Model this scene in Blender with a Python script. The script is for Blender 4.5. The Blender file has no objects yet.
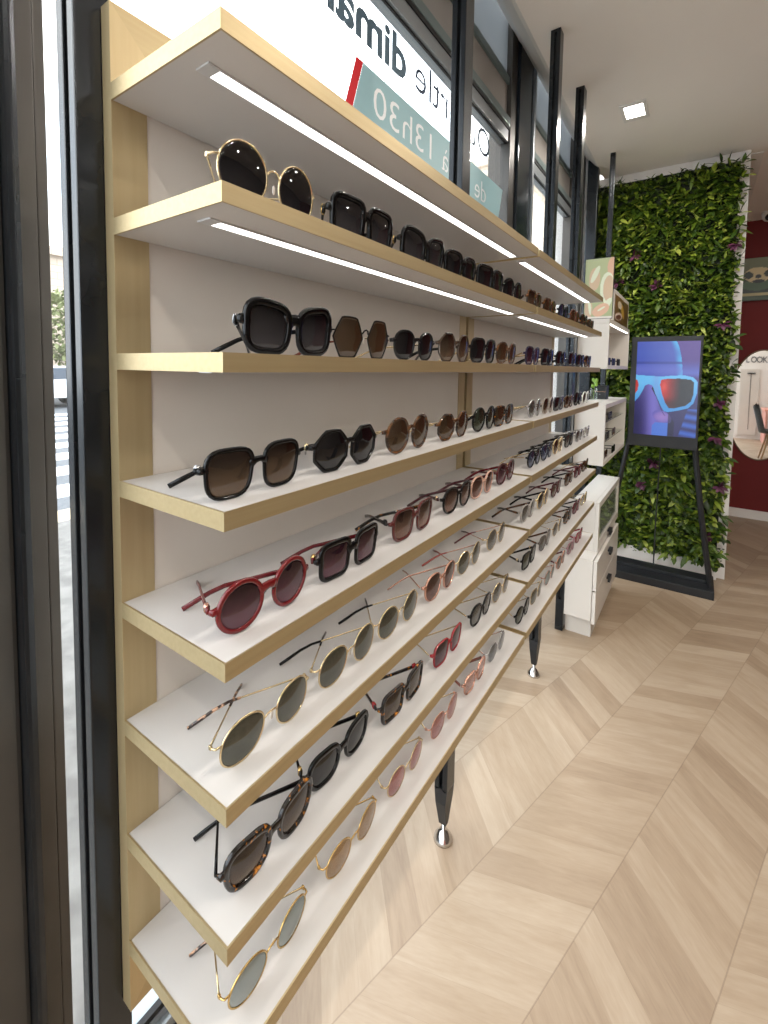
import bpy, bmesh, math, random
import numpy as np
from mathutils import Vector, Matrix
random.seed(7); np.random.seed(7)
C = bpy.context.scene.collection
PI = math.pi
EYE = 1.39

# ------------------------------------------------------------------ colours / materials
def lin(r, g, b):
    f = lambda c: (c/255/12.92) if c/255 <= .04045 else ((c/255+.055)/1.055)**2.4
    return (f(r), f(g), f(b), 1)

def mat(name, col=(.5,.5,.5,1), rough=.5, metal=0, coat=0, emit=None, estr=0, spec=.5):
    m = bpy.data.materials.new(name); m.use_nodes = True
    b = m.node_tree.nodes['Principled BSDF']
    b.inputs['Base Color'].default_value = col
    b.inputs['Roughness'].default_value = rough
    b.inputs['Metallic'].default_value = metal
    b.inputs['Coat Weight'].default_value = coat
    b.inputs['Specular IOR Level'].default_value = spec
    if emit:
        b.inputs['Emission Color'].default_value = emit
        b.inputs['Emission Strength'].default_value = estr
    return m

class NT:
    """little node helper"""
    def __init__(s, m):
        s.m = m; s.t = m.node_tree; s.b = s.t.nodes.get('Principled BSDF')
    def n(s, typ, **kw):
        x = s.t.nodes.new(typ)
        for k, v in kw.items():
            if k.startswith('i_'):
                x.inputs[int(k[2:])].default_value = v
            else: setattr(x, k, v)
        return x
    def l(s, a, b): s.t.links.new(a, b)
    def math(s, op, a, b=None, clamp=False):
        x = s.t.nodes.new('ShaderNodeMath'); x.operation = op; x.use_clamp = clamp
        for i, v in enumerate((a, b)):
            if v is None: continue
            if isinstance(v, (int, float)): x.inputs[i].default_value = v
            else: s.l(v, x.inputs[i])
        return x.outputs[0]
    def ramp(s, fac, stops, interp='LINEAR'):
        r = s.t.nodes.new('ShaderNodeValToRGB'); r.color_ramp.interpolation = interp
        e = r.color_ramp.elements
        while len(e) < len(stops): e.new(.5)
        for k, (p, c) in enumerate(stops): e[k].position = p; e[k].color = c
        s.l(fac, r.inputs[0]); return r.outputs[0]

def noise_mat(name, c1, c2, scale=8, rough=.5, metal=0, stretch=(1,1,1), lo=.35, hi=.65, detail=4, bump=0, coat=0, interp='LINEAR'):
    m = mat(name, c1, rough, metal, coat); q = NT(m)
    tc = q.n('ShaderNodeTexCoord'); mp = q.n('ShaderNodeMapping'); mp.inputs['Scale'].default_value = stretch
    q.l(tc.outputs['Object'], mp.inputs[0])
    nz = q.n('ShaderNodeTexNoise'); nz.inputs['Scale'].default_value = scale; nz.inputs['Detail'].default_value = detail
    q.l(mp.outputs[0], nz.inputs['Vector'])
    q.l(q.ramp(nz.outputs[0], [(lo, c1), (hi, c2)], interp), q.b.inputs['Base Color'])
    if bump:
        bp = q.n('ShaderNodeBump'); bp.inputs['Strength'].default_value = bump; bp.inputs['Distance'].default_value = .002
        q.l(nz.outputs[0], bp.inputs['Height']); q.l(bp.outputs[0], q.b.inputs['Normal'])
    return m

M = {}
M['white'] = noise_mat('white_laminate', lin(195,191,187), lin(199,196,192), 3, .42)
M['panel'] = noise_mat('back_panel_white', lin(206,197,186), lin(210,202,192), 3, .5)
M['gold'] = noise_mat('brushed_gold', lin(178,159,120), lin(185,167,128), 6, .40, .66, (30, 1, 30), .3, .7)
M['goldv'] = noise_mat('brushed_gold_upright', lin(184,164,124), lin(191,172,132), 5, .37, .6, (20, 20, 1), .3, .7)
M['black'] = noise_mat('black_steel', lin(40,43,46), lin(48,51,54), 6, .26, .6)
M['blackm'] = noise_mat('matt_black', lin(26,28,31), lin(32,34,37), 10, .45)
M['frame_dark'] = noise_mat('bronze_black_aluminium', lin(70,67,63), lin(80,77,73), 4, .38, .4)
M['alu'] = mat('grey_aluminium', lin(150,156,160), .35, .6)
M['chrome'] = mat('chrome', lin(205,205,205), .12, 1)
M['rubber'] = mat('black_gasket', lin(16,16,18), .6)
M['ceil'] = noise_mat('ceiling_paint', lin(238,231,223), lin(240,234,226), 2, .9)
M['wallw'] = noise_mat('white_wall_paint', lin(226,222,216), lin(229,225,220), 2, .85)
M['red'] = noise_mat('dark_red_paint', lin(104,14,12), lin(110,17,14), 3, .7)
M['lac'] = noise_mat('cream_lacquer', lin(208,202,193), lin(212,207,199), 3, .38)
M['led'] = mat('led_diffuser', (1,1,1,1), .4, emit=(1,.965,.92,1), estr=3.8)
M['ledcap'] = mat('led_profile_end', lin(205,205,205), .35, .4)
M['lamp'] = mat('downlight_glow', (1,1,1,1), .4, emit=(1,.96,.9,1), estr=14)
M['taupe'] = noise_mat('taupe_lintel', lin(150,145,140), lin(158,153,148), 3, .45)
M['teal'] = mat('teal_grey_rail', lin(112,126,126), .35, .3)
def translucent(name, col, w=.5):
    m = mat(name, col, .5); q = NT(m); t = q.t
    tl = q.n('ShaderNodeBsdfTranslucent'); tl.inputs[0].default_value = col
    mx = q.n('ShaderNodeMixShader'); mx.inputs[0].default_value = w
    q.l(q.b.outputs[0], mx.inputs[1]); q.l(tl.outputs[0], mx.inputs[2]); q.l(mx.outputs[0], t.nodes['Material Output'].inputs[0])
    return m
M['greyp'] = translucent('frosted_grey_glass', lin(172,176,178), .55)

def glass_mat(name, tint=(1,1,1,1), refl=.06):
    m = bpy.data.materials.new(name); m.use_nodes = True; t = m.node_tree; t.nodes.clear()
    o = t.nodes.new('ShaderNodeOutputMaterial'); mx = t.nodes.new('ShaderNodeMixShader')
    tr = t.nodes.new('ShaderNodeBsdfTransparent'); tr.inputs[0].default_value = tint
    g = t.nodes.new('ShaderNodeBsdfGlossy'); g.inputs['Roughness'].default_value = .02
    lw = t.nodes.new('ShaderNodeLayerWeight'); lw.inputs[0].default_value = .5
    pw = t.nodes.new('ShaderNodeMath'); pw.operation = 'POWER'; pw.inputs[1].default_value = 5; t.links.new(lw.outputs['Facing'], pw.inputs[0])
    ma = t.nodes.new('ShaderNodeMath'); ma.operation = 'MULTIPLY_ADD'; ma.inputs[1].default_value = .9; ma.inputs[2].default_value = .035; t.links.new(pw.outputs[0], ma.inputs[0])
    t.links.new(ma.outputs[0], mx.inputs[0]); t.links.new(tr.outputs[0], mx.inputs[1]); t.links.new(g.outputs[0], mx.inputs[2])
    t.links.new(mx.outputs[0], o.inputs[0]); return m
M['glass'] = glass_mat('window_glass', (.97,.985,.985,1))
M['cglass'] = glass_mat('cabinet_glass', (.93,.96,.94,1))

def attr_mat(name, emit=0, rough=.4):
    m = mat(name, rough=rough); q = NT(m)
    a = q.n('ShaderNodeVertexColor'); a.layer_name = 'Col'
    if emit:
        q.b.inputs['Base Color'].default_value = (.01,.01,.01,1)
        q.l(a.outputs[0], q.b.inputs['Emission Color']); q.b.inputs['Emission Strength'].default_value = emit
    else: q.l(a.outputs[0], q.b.inputs['Base Color'])
    return m

_lens = {}
def lens_mat(top, bot, mirror=0.0):
    k = (top, bot, mirror)
    if k in _lens: return _lens[k]
    m = bpy.data.materials.new('tinted_lens'); m.use_nodes = True; q = NT(m); t = q.t; t.nodes.clear()
    o = q.n('ShaderNodeOutputMaterial')
    tc = q.n('ShaderNodeTexCoord'); sp = q.n('ShaderNodeSeparateXYZ'); q.l(tc.outputs['Generated'], sp.inputs[0])
    c = q.ramp(sp.outputs[2], [(.12, bot), (.85, top)])
    tr = q.n('ShaderNodeBsdfTransparent'); q.l(c, tr.inputs[0])
    df = q.n('ShaderNodeBsdfDiffuse'); q.l(c, df.inputs[0])
    m1 = q.n('ShaderNodeMixShader'); m1.inputs[0].default_value = .22 if mirror < .2 else .6
    q.l(tr.outputs[0], m1.inputs[1]); q.l(df.outputs[0], m1.inputs[2])
    g = q.n('ShaderNodeBsdfGlossy'); g.inputs['Roughness'].default_value = .03
    if mirror > 0.2: q.l(c, g.inputs[0])
    lw = q.n('ShaderNodeLayerWeight'); lw.inputs[0].default_value = .5
    f = q.math('ADD', q.math('MULTIPLY', q.math('POWER', lw.outputs['Facing'], 5.0), .9), .04+mirror, True)
    m2 = q.n('ShaderNodeMixShader'); q.l(f, m2.inputs[0]); q.l(m1.outputs[0], m2.inputs[1]); q.l(g.outputs[0], m2.inputs[2])
    q.l(m2.outputs[0], o.inputs[0])
    _lens[k] = m; return m

_fm = {}
def frame_mat(spec):
    """spec: 'black','tort','gold',... or an rgb tuple"""
    if spec in _fm: return _fm[spec]
    if spec == 'black': m = mat('black_acetate', lin(6,6,7), .12, spec=.28)
    elif spec == 'tort':
        m = noise_mat('tortoiseshell_acetate', lin(17,11,8), lin(190,120,36), 130, .15, 0, (1,1,1), .60, .70, 3)
    elif spec == 'btort':
        m = noise_mat('brown_tortoiseshell', lin(38,23,13), lin(104,64,28), 90, .15, 0, (1,1,1), .42, .66, 3, coat=.1)
    elif spec == 'ctort':
        m = noise_mat('tortoiseshell_tip', lin(42,26,20), lin(190,150,120), 120, .2, 0, (1,1,1), .48, .6, 3, coat=.3)
    elif spec == 'gold': m = mat('pale_gold_metal', lin(218,198,158), .2, .95)
    elif spec == 'rose': m = mat('rose_gold_metal', lin(206,160,140), .2, .9)
    elif spec == 'silver': m = mat('silver_metal', lin(190,190,192), .2, .95)
    elif spec == 'dgold': m = mat('aged_gold_metal', lin(204,172,112), .22, .95)
    else: m = mat('coloured_acetate', lin(*spec), .18, coat=.1)
    _fm[spec] = m; return m

# ------------------------------------------------------------------ object helpers
def new_obj(name, me, m=None, parent=None, smooth=False):
    o = bpy.data.objects.new(name, me); C.objects.link(o)
    if m is not None: me.materials.append(m)
    if parent is not None: o.parent = parent
    if smooth:
        for p in me.polygons: p.use_smooth = True
    return o

class MB:
    def __init__(s): s.v = []; s.f = []
    def add(s, vs, fs):
        b = len(s.v); s.v += [tuple(v) for v in vs]; s.f += [tuple(i+b for i in f) for f in fs]; return s
    def box(s, x0, x1, y0, y1, z0, z1, bev=0.0):
        if x1 < x0: x0, x1 = x1, x0
        if y1 < y0: y0, y1 = y1, y0
        if z1 < z0: z0, z1 = z1, z0
        if bev > 0:
            bm = bmesh.new(); bmesh.ops.create_cube(bm, size=1)
            for v in bm.verts: v.co = Vector(((x0+x1)/2+v.co.x*(x1-x0), (y0+y1)/2+v.co.y*(y1-y0), (z0+z1)/2+v.co.z*(z1-z0)))
            bmesh.ops.bevel(bm, geom=list(bm.edges), offset=bev, segments=2, profile=.7, affect='EDGES')
            bm.verts.index_update()
            s.add([v.co[:] for v in bm.verts], [[v.index for v in f.verts] for f in bm.faces]); bm.free(); return s
        vs = [(x0,y0,z0),(x1,y0,z0),(x1,y1,z0),(x0,y1,z0),(x0,y0,z1),(x1,y0,z1),(x1,y1,z1),(x0,y1,z1)]
        return s.add(vs, [(0,3,2,1),(4,5,6,7),(0,1,5,4),(1,2,6,5),(2,3,7,6),(3,0,4,7)])
    def prism(s, pts, vec):
        """closed planar polygon extruded by vec"""
        n = len(pts); v = Vector(vec)
        vs = [tuple(p) for p in pts] + [tuple(Vector(p)+v) for p in pts]
        fs = [tuple(range(n))[::-1], tuple(range(n, 2*n))] + [(i, (i+1) % n, n+(i+1) % n, n+i) for i in range(n)]
        return s.add(vs, fs)
    def tube(s, pts, r, seg=8, cap=True):
        """round tube along a polyline; r number or list"""
        pts = [Vector(p) for p in pts]; n = len(pts); rs = r if isinstance(r, (list, tuple)) else [r]*n
        vs = []; fs = []; prev = None
        for i, p in enumerate(pts):
            d = (pts[min(i+1, n-1)]-pts[max(i-1, 0)]).normalized()
            ref = prev if prev is not None else (Vector((0,0,1)) if abs(d.z) < .9 else Vector((1,0,0)))
            a = (ref - d*ref.dot(d)).normalized(); b = d.cross(a); prev = a
            for k in range(seg):
                t = 2*PI*k/seg; vs.append(tuple(p+a*math.cos(t)*rs[i]+b*math.sin(t)*rs[i]))
        for i in range(n-1):
            for k in range(seg):
                fs.append((i*seg+k, i*seg+(k+1) % seg, (i+1)*seg+(k+1) % seg, (i+1)*seg+k))
        if cap: fs += [tuple(range(seg))[::-1], tuple(range((n-1)*seg, n*seg))]
        return s.add(vs, fs)
    def strap(s, pts, th, hh, side):
        """rounded flat bar along a polyline; th/hh lists; side = horizontal thickness direction per point"""
        pts = [Vector(p) for p in pts]; n = len(pts); vs = []; fs = []; seg = 8
        for i, p in enumerate(pts):
            d = (pts[min(i+1, n-1)]-pts[max(i-1, 0)]).normalized()
            a = Vector(side); a = (a-d*a.dot(d)).normalized(); b = d.cross(a)
            for (ca, cb) in ((1,.45),(.55,1),(-.55,1),(-1,.45),(-1,-.45),(-.55,-1),(.55,-1),(1,-.45)):
                vs.append(tuple(p+a*ca*th[i]/2+b*cb*hh[i]/2))
        for i in range(n-1):
            for k in range(seg):
                fs.append((i*seg+k, i*seg+(k+1) % seg, (i+1)*seg+(k+1) % seg, (i+1)*seg+k))
        fs += [tuple(range(seg))[::-1], tuple(range((n-1)*seg, n*seg))]
        return s.add(vs, fs)
    def lathe(s, prof, cx, cy, seg=20):
        """prof: (radius, z) list"""
        vs = []; fs = []; n = len(prof)
        for (r, z) in prof:
            for k in range(seg):
                t = 2*PI*k/seg; vs.append((cx+r*math.cos(t), cy+r*math.sin(t), z))
        for i in range(n-1):
            for k in range(seg):
                fs.append((i*seg+k, i*seg+(k+1) % seg, (i+1)*seg+(k+1) % seg, (i+1)*seg+k))
        fs += [tuple(range(seg))[::-1], tuple(range((n-1)*seg, n*seg))]
        return s.add(vs, fs)
    def ellipsoid(s, c, r, seg=8, rings=6):
        vs = [(c[0], c[1], c[2]-r[2])]; fs = []
        for i in range(1, rings):
            ph = -PI/2+PI*i/rings
            for k in range(seg):
                t = 2*PI*k/seg
                vs.append((c[0]+r[0]*math.cos(ph)*math.cos(t), c[1]+r[1]*math.cos(ph)*math.sin(t), c[2]+r[2]*math.sin(ph)))
        vs.append((c[0], c[1], c[2]+r[2])); L = len(vs)-1
        for k in range(seg): fs.append((0, 1+(k+1) % seg, 1+k))
        for i in range(rings-2):
            for k in range(seg):
                a = 1+i*seg+k; b = 1+i*seg+(k+1) % seg; fs.append((a, b, b+seg, a+seg))
        for k in range(seg): fs.append((L, L-seg+k, L-seg+(k+1) % seg))
        return s.add(vs, fs)
    def build(s, name, m, parent=None, smooth=False, origin=None):
        me = bpy.data.meshes.new(name)
        vs = s.v
        if origin is not None: vs = [(v[0]-origin[0], v[1]-origin[1], v[2]-origin[2]) for v in vs]
        me.from_pydata(vs, [], s.f); me.update()
        bm = bmesh.new(); bm.from_mesh(me); bmesh.ops.recalc_face_normals(bm, faces=bm.faces); bm.to_mesh(me); bm.free()
        return new_obj(name, me, m, parent, smooth)

def empty(name, loc):
    o = bpy.data.objects.new(name, None); C.objects.link(o); o.location = loc; o.empty_display_size = .05; return o
def tag(o, label, cat, group=None, kind=None):
    o['label'] = label; o['category'] = cat
    if group: o['group'] = group
    if kind: o['kind'] = kind
    return o
def thing(name, label, cat, loc=(0,0,0), group=None): return tag(empty(name, loc), label, cat, group)
def struct(o, label=None):
    o['kind'] = 'structure'
    if label: o['label'] = label
    return o
class Part:
    """builds parts with world coordinates under an Empty placed at the thing's base"""
    def __init__(s, root): s.r = root; s.o = tuple(root.location)
    def __call__(s, mb, name, m, parent=None, smooth=False, label=None):
        o = mb.build(name, m, parent or s.r, smooth, s.o)
        if label: o['label'] = label
        return o

def grid_img(name, m, parent, fn, nu, nv, P):
    """flat picture: P(u,v)->xyz, fn(u,v)->linear rgb; u right, v up"""
    vs = []; fs = []; cols = []
    for j in range(nv+1):
        for i in range(nu+1):
            u, v = i/nu, j/nv; vs.append(P(u, v)); cols.append(fn(u, v))
    for j in range(nv):
        for i in range(nu):
            a = j*(nu+1)+i; fs.append((a, a+1, a+nu+2, a+nu+1))
    me = bpy.data.meshes.new(name); me.from_pydata(vs, [], fs); me.update()
    ca = me.color_attributes.new('Col', 'FLOAT_COLOR', 'POINT')
    ca.data.foreach_set('color', [c for col in cols for c in (col[0], col[1], col[2], 1.0)])
    return new_obj(name, me, m, parent)

def text_mb(s, size, P, ext=.0006, bold=0.0, xs=1.0):
    """text mesh mapped through P(x,y,z)"""
    cu = bpy.data.curves.new('tmp', 'FONT'); cu.body = s; cu.size = size; cu.extrude = ext; cu.offset = bold; cu.resolution_u = 3
    ob = bpy.data.objects.new('tmp', cu); C.objects.link(ob)
    bpy.context.view_layer.update()
    me = ob.evaluated_get(bpy.context.evaluated_depsgraph_get()).to_mesh()
    mb = MB(); mb.add([P(v.co.x*xs, v.co.y, v.co.z) for v in me.vertices], [tuple(p.vertices) for p in me.polygons])
    w = max([v.co.x for v in me.vertices])*xs if len(me.vertices) else 0
    ob.evaluated_get(bpy.context.evaluated_depsgraph_get()).to_mesh_clear()
    bpy.data.objects.remove(ob); bpy.data.curves.remove(cu)
    return mb, w

# ------------------------------------------------------------------ camera (level-ish wide angle with a lens shift)
cam_d = bpy.data.cameras.new('camera'); cam = bpy.data.objects.new('camera', cam_d); C.objects.link(cam)
bpy.context.scene.camera = cam
FPX, CX, CY, PIT, YAW, ROL = 463.489, 372.278, 397.081, .0637, .6149, .0134
cam_d.sensor_fit = 'HORIZONTAL'; cam_d.sensor_width = 36; cam_d.lens = FPX*36/768
cam_d.shift_x = (384-CX)/768; cam_d.shift_y = (CY-512)/768
cam_d.clip_start = .02; cam_d.clip_end = 400
fw = Vector((-math.sin(YAW), math.cos(YAW), 0)); rt = Vector((math.cos(YAW), math.sin(YAW), 0)); up = Vector((0,0,1))
f2 = fw*math.cos(PIT)-up*math.sin(PIT); u2 = up*math.cos(PIT)+fw*math.sin(PIT)
r3 = rt*math.cos(ROL)+u2*math.sin(ROL); u3 = u2*math.cos(ROL)-rt*math.sin(ROL)
mw = Matrix((r3, u3, -f2)).transposed().to_4x4(); mw.translation = (0, 0, EYE); cam.matrix_world = mw

# ------------------------------------------------------------------ room shell
XW, CEIL, YB, YR, XR = -.84, 2.80, 5.64, -1.2, 3.4
def floor_mat():
    m = mat('chevron_oak_floor', rough=.42); q = NT(m)
    tc = q.n('ShaderNodeTexCoord'); sp = q.n('ShaderNodeSeparateXYZ'); q.l(tc.outputs['Object'], sp.inputs[0])
    x, y = sp.outputs[0], sp.outputs[1]
    p = q.math('SUBTRACT', q.math('MULTIPLY', x, .968), q.math('MULTIPLY', y, .252))
    s = q.math('ADD', q.math('MULTIPLY', x, .252), q.math('MULTIPLY', y, .968))
    W = .2575
    t = q.math('DIVIDE', q.math('ADD', p, .728), W)
    k = q.math('FLOOR', t); fr = q.math('SUBTRACT', t, k)
    odd = q.math('FLOORED_MODULO', k, 2.0)
    # triangle: even column fr, odd column 1-fr
    tri = q.math('ADD', q.math('MULTIPLY', fr, q.math('SUBTRACT', 1.0, q.math('MULTIPLY', odd, 2.0))), odd)
    qq = q.math('SUBTRACT', s, q.math('MULTIPLY', tri, .645*W))
    WQ = .100
    pi_ = q.math('DIVIDE', qq, WQ); idx = q.math('FLOOR', pi_); pf = q.math('SUBTRACT', pi_, idx)
    cmb = q.n('ShaderNodeCombineXYZ'); q.l(idx, cmb.inputs[0]); q.l(k, cmb.inputs[1])
    wn = q.n('ShaderNodeTexWhiteNoise'); wn.noise_dimensions = '3D'; q.l(cmb.outputs[0], wn.inputs['Vector'])
    # grain, stretched along the board
    g = q.n('ShaderNodeCombineXYZ'); q.l(q.math('MULTIPLY', tri, .9), g.inputs[0]); q.l(q.math('MULTIPLY', qq, 16.0), g.inputs[1])
    q.l(q.math('MULTIPLY', wn.outputs['Value'], 40.0), g.inputs[2])
    nz = q.n('ShaderNodeTexNoise'); nz.inputs['Scale'].default_value = 1.6; nz.inputs['Detail'].default_value = 6; nz.inputs['Distortion'].default_value = .8
    q.l(g.outputs[0], nz.inputs['Vector'])
    fine = q.n('ShaderNodeTexNoise'); fine.inputs['Scale'].default_value = 11; fine.inputs['Detail'].default_value = 3
    q.l(g.outputs[0], fine.inputs['Vector'])
    v = q.math('ADD', q.math('MULTIPLY', wn.outputs['Value'], .40), q.math('ADD', q.math('MULTIPLY', nz.outputs[0], .55), q.math('MULTIPLY', fine.outputs[0], .22)))
    col = q.ramp(v, [(.28, lin(140,119,97)), (.55, lin(158,138,115)), (.82, lin(173,155,133))])
    # joints
    e1 = q.math('LESS_THAN', fr, .006); e2 = q.math('GREATER_THAN', fr, .994)
    e3 = q.math('LESS_THAN', pf, .010)
    seam = q.math('ADD', q.math('ADD', e1, e2), q.math('MULTIPLY', e3, .55), True)
    mx = q.n('ShaderNodeMix'); mx.data_type = 'RGBA'
    q.l(q.math('MULTIPLY', seam, .34), mx.inputs['Factor']); q.l(col, mx.inputs[6]); mx.inputs[7].default_value = lin(96,74,56)
    q.l(mx.outputs[2], q.b.inputs['Base Color'])
    bp = q.n('ShaderNodeBump'); bp.inputs['Strength'].default_value = .08; bp.inputs['Distance'].default_value = .001
    q.l(fine.outputs[0], bp.inputs['Height']); q.l(bp.outputs[0], q.b.inputs['Normal'])
    return m
struct(MB().box(XW-.06, XR, YR, YB, -.08, 0).build('floor', floor_mat()))
struct(MB().box(-.648, XR, YR, YB+.1, CEIL, CEIL+.12).build('ceiling', M['ceil']))
# splayed soffit between the ceiling edge and the window head
struct(MB().prism([(-.648, YR, CEIL), (-.668, YR, CEIL+.014), (-.74, YR, CEIL+.10), (XW+.02, YR, 3.025), (XW+.02, YR, 3.2), (-.648, YR, 3.2)], (0, 3.78-YR, 0)).build('trim_1', M['wallw']))
struct(MB().box(-1.0, XR, YB, YB+.12, 0, CEIL+.5).build('wall_back', M['red']))
struct(MB().box(.1, XR, YB-.016, YB, 0, .085, .004).build('baseboard_back', M['wallw']))
struct(MB().box(XR, XR+.1, YR, YB, 0, CEIL).build('wall_right', noise_mat('warm_grey_wall_paint', lin(122,112,104), lin(126,116,108), 2, .8)))
struct(MB().box(.56, XR, YR-.1, YR, 0, CEIL+.4).build('wall_front', M['wallw']))
w4 = empty('window_4', (-.12, YR-.05, 0)); struct(w4, 'glazed shop front behind the camera'); P = Part(w4)
P(MB().box(-.80, .56, YR-.056, YR-.044, .10, 2.62), 'glass_pane', M['glass'])
P(MB().box(-.84, .56, YR-.09, YR-.01, 0, .10, .004).box(-.84, .56, YR-.09, YR-.01, 2.62, CEIL+.4, .004).box(-.86, -.80, YR-.09, YR-.01, 0, 3.1, .004).box(-.14, -.09, YR-.085, YR-.015, .10, 2.62, .004), 'window_frame', M['frame_dark'])
struct(MB().box(-1.0, -.72, 3.665, YB, 0, 3.2).build('wall_left', M['wallw']))
struct(MB().box(.185, .265, 3.92, 5.35, CEIL-.006, CEIL, .002).build('trim_2', M['wallw']))

# ------------------------------------------------------------------ window wall (structure)
YE = 3.62
def window_bay(n, y0, y1):
    w = empty('window_%d' % n, (XW, y0, 0)); struct(w); P = Part(w)
    P(MB().box(XW-.006, XW+.006, y0, y1, .10, 2.50), 'glass_pane', M['glass'])
    P(MB().box(XW-.04, XW+.035, y0, y1, .0, .085, .006).box(XW-.03, XW+.02, y0, y1, .085, .10), 'bottom_rail', M['alu'])
    P(MB().box(XW+.006, XW+.018, y0, y1, .10, .112).box(XW+.036, XW+.040, y0, y1, .028, .042).box(XW+.036, XW+.040, y0, y1, .056, .064), 'gasket', M['rubber'])
    P(MB().box(XW-.03, XW+.022, y0, y1, 2.495, 2.550, .004), 'top_rail', M['alu'])
    P(MB().box(XW+.018, XW+.026, y0, y1, 2.550, 2.566).box(XW+.006, XW+.012, y0, y1, 2.488, 2.497), 'head_gasket', M['rubber'])
    P(MB().box(XW-.03, XW+.03, y0, y1, 2.566, 2.605, .004), 'head_rail', M['teal'])
    P(MB().box(XW-.02, XW+.008, y0, y1, 2.605, 2.765), 'lintel_panel', M['taupe'])
    P(MB().box(XW-.03, XW+.020, y0, y1, 2.765, 2.80, .004), 'transom_rail', M['teal'])
    P(MB().box(XW-.02, XW+.004, y0, y1, 2.80, 3.10), 'upper_panel', M['greyp'])
    return w
window_bay(1, .303, 2.28)
window_bay(2, 2.60, YE)
window_bay(3, YR+.02, .225)
# dark bronze mullions of the shop window
mu = empty('trim_3', (XW, .22, 0)); struct(mu, 'wide dark bronze window frame at the left edge'); P = Part(mu)
P(MB().box(XW-.05, XW+.02, .150, .2445, 0, 3.1, .006), 'outer_profile', M['frame_dark'])
P(MB().box(XW-.03, XW+.045, .245, .2595, 0, 3.1, .006), 'bead_profile', M['black'])
P(MB().box(XW-.05, XW+.02, .260, .288, 0, 3.1, .002).box(XW-.05, XW+.018, .2888, .3035, 0, 3.1, .002), 'inner_profile', M['frame_dark'])
mu = empty('trim_4', (XW, 2.44, 0)); struct(mu, 'wide black column between the two window bays'); P = Part(mu)
P(MB().box(XW-.08, XW+.03, 2.28, 2.36, 0, 3.08, .004), 'mullion', M['frame_dark'])
P(MB().box(XW-.08, XW+.045, 2.362, 2.57, 0, 3.07, .004), 'column_panel', mat('gloss_black_panel', lin(34,40,46), .12, .1))
P(MB().box(XW-.08, XW+.055, 2.572, 2.60, 0, 3.06, .003), 'edge_profile', M['alu'])
mu = empty('trim_5', (-.65, 3.58, 0)); struct(mu, 'black end post of the window wall'); P = Part(mu)
P(MB().box(-.715, -.645, 3.60, 3.66, 0, 2.86, .006), 'end_post', M['black'])
P(MB().box(XW-.03, -.74, 3.60, 3.66, 0, 3.05, .006), 'return_profile', M['frame_dark'])

# lettering stuck on the glass (reads from the street, so mirrored from inside)
XS = XW+.0065
def TP(y0, z0): return lambda x, y, z: (XS+.0012-z, y0-x, z0+y)
dec = thing('window_decal', 'mirrored opening hours lettering with teal band stuck on the window glass', 'sticker', (XS, 1.55, 2.14)); P = Part(dec)
m_let = translucent('grey_blue_vinyl', lin(110,130,142), .4); m_let2 = translucent('slate_vinyl', lin(88,102,120), .4)
m_band = translucent('teal_vinyl', lin(176,196,196), .5); m_wt = mat('white_vinyl', lin(250,250,250), .6, emit=(1,1,1,1), estr=0)
m_redv = translucent('red_vinyl', lin(208,60,70), .5)
def shear_quad(ya, yb, z0, z1, sh): return [(XS, ya-sh*0, z1), (XS, yb, z1), (XS, yb-sh, z0), (XS, ya-sh, z0)]
P(MB().prism(shear_quad(1.113, 2.262, 2.02, 2.264, .08), (.0006, 0, 0)), 'band', m_band, label='teal band behind the hours')
P(MB().prism(shear_quad(1.080, 1.112, 2.02, 2.264, .08), (.0006, 0, 0)), 'stripe', m_redv, label='red slanted stripe')
def put(s, y_start, z, size, m, bold=0, xs=1.0, name='lettering'):
    mb, w = text_mb(s, size, TP(y_start, z), .0003, bold, xs); P(mb, name, m); return w
put('Ouvert', 2.085, 2.333, .168, m_let2, -.0012, 1.12)
put('le', 1.532, 2.333, .168, m_let2, -.0012, 1.15)
put('dimanche', 1.350, 2.324, .168, m_let, .0045, 1.12)
put('de', 2.055, 2.135, .126, m_wt, -.001, 1.1)
put('a', 1.668, 2.140, .126, m_wt, -.001, 1.1)
put('\u0060', 1.665, 2.140, .126, m_wt, -.001, 1.1, 'accent')
put('13h30', 1.562, 2.142, .130, m_wt, -.001, 1.24)

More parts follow.
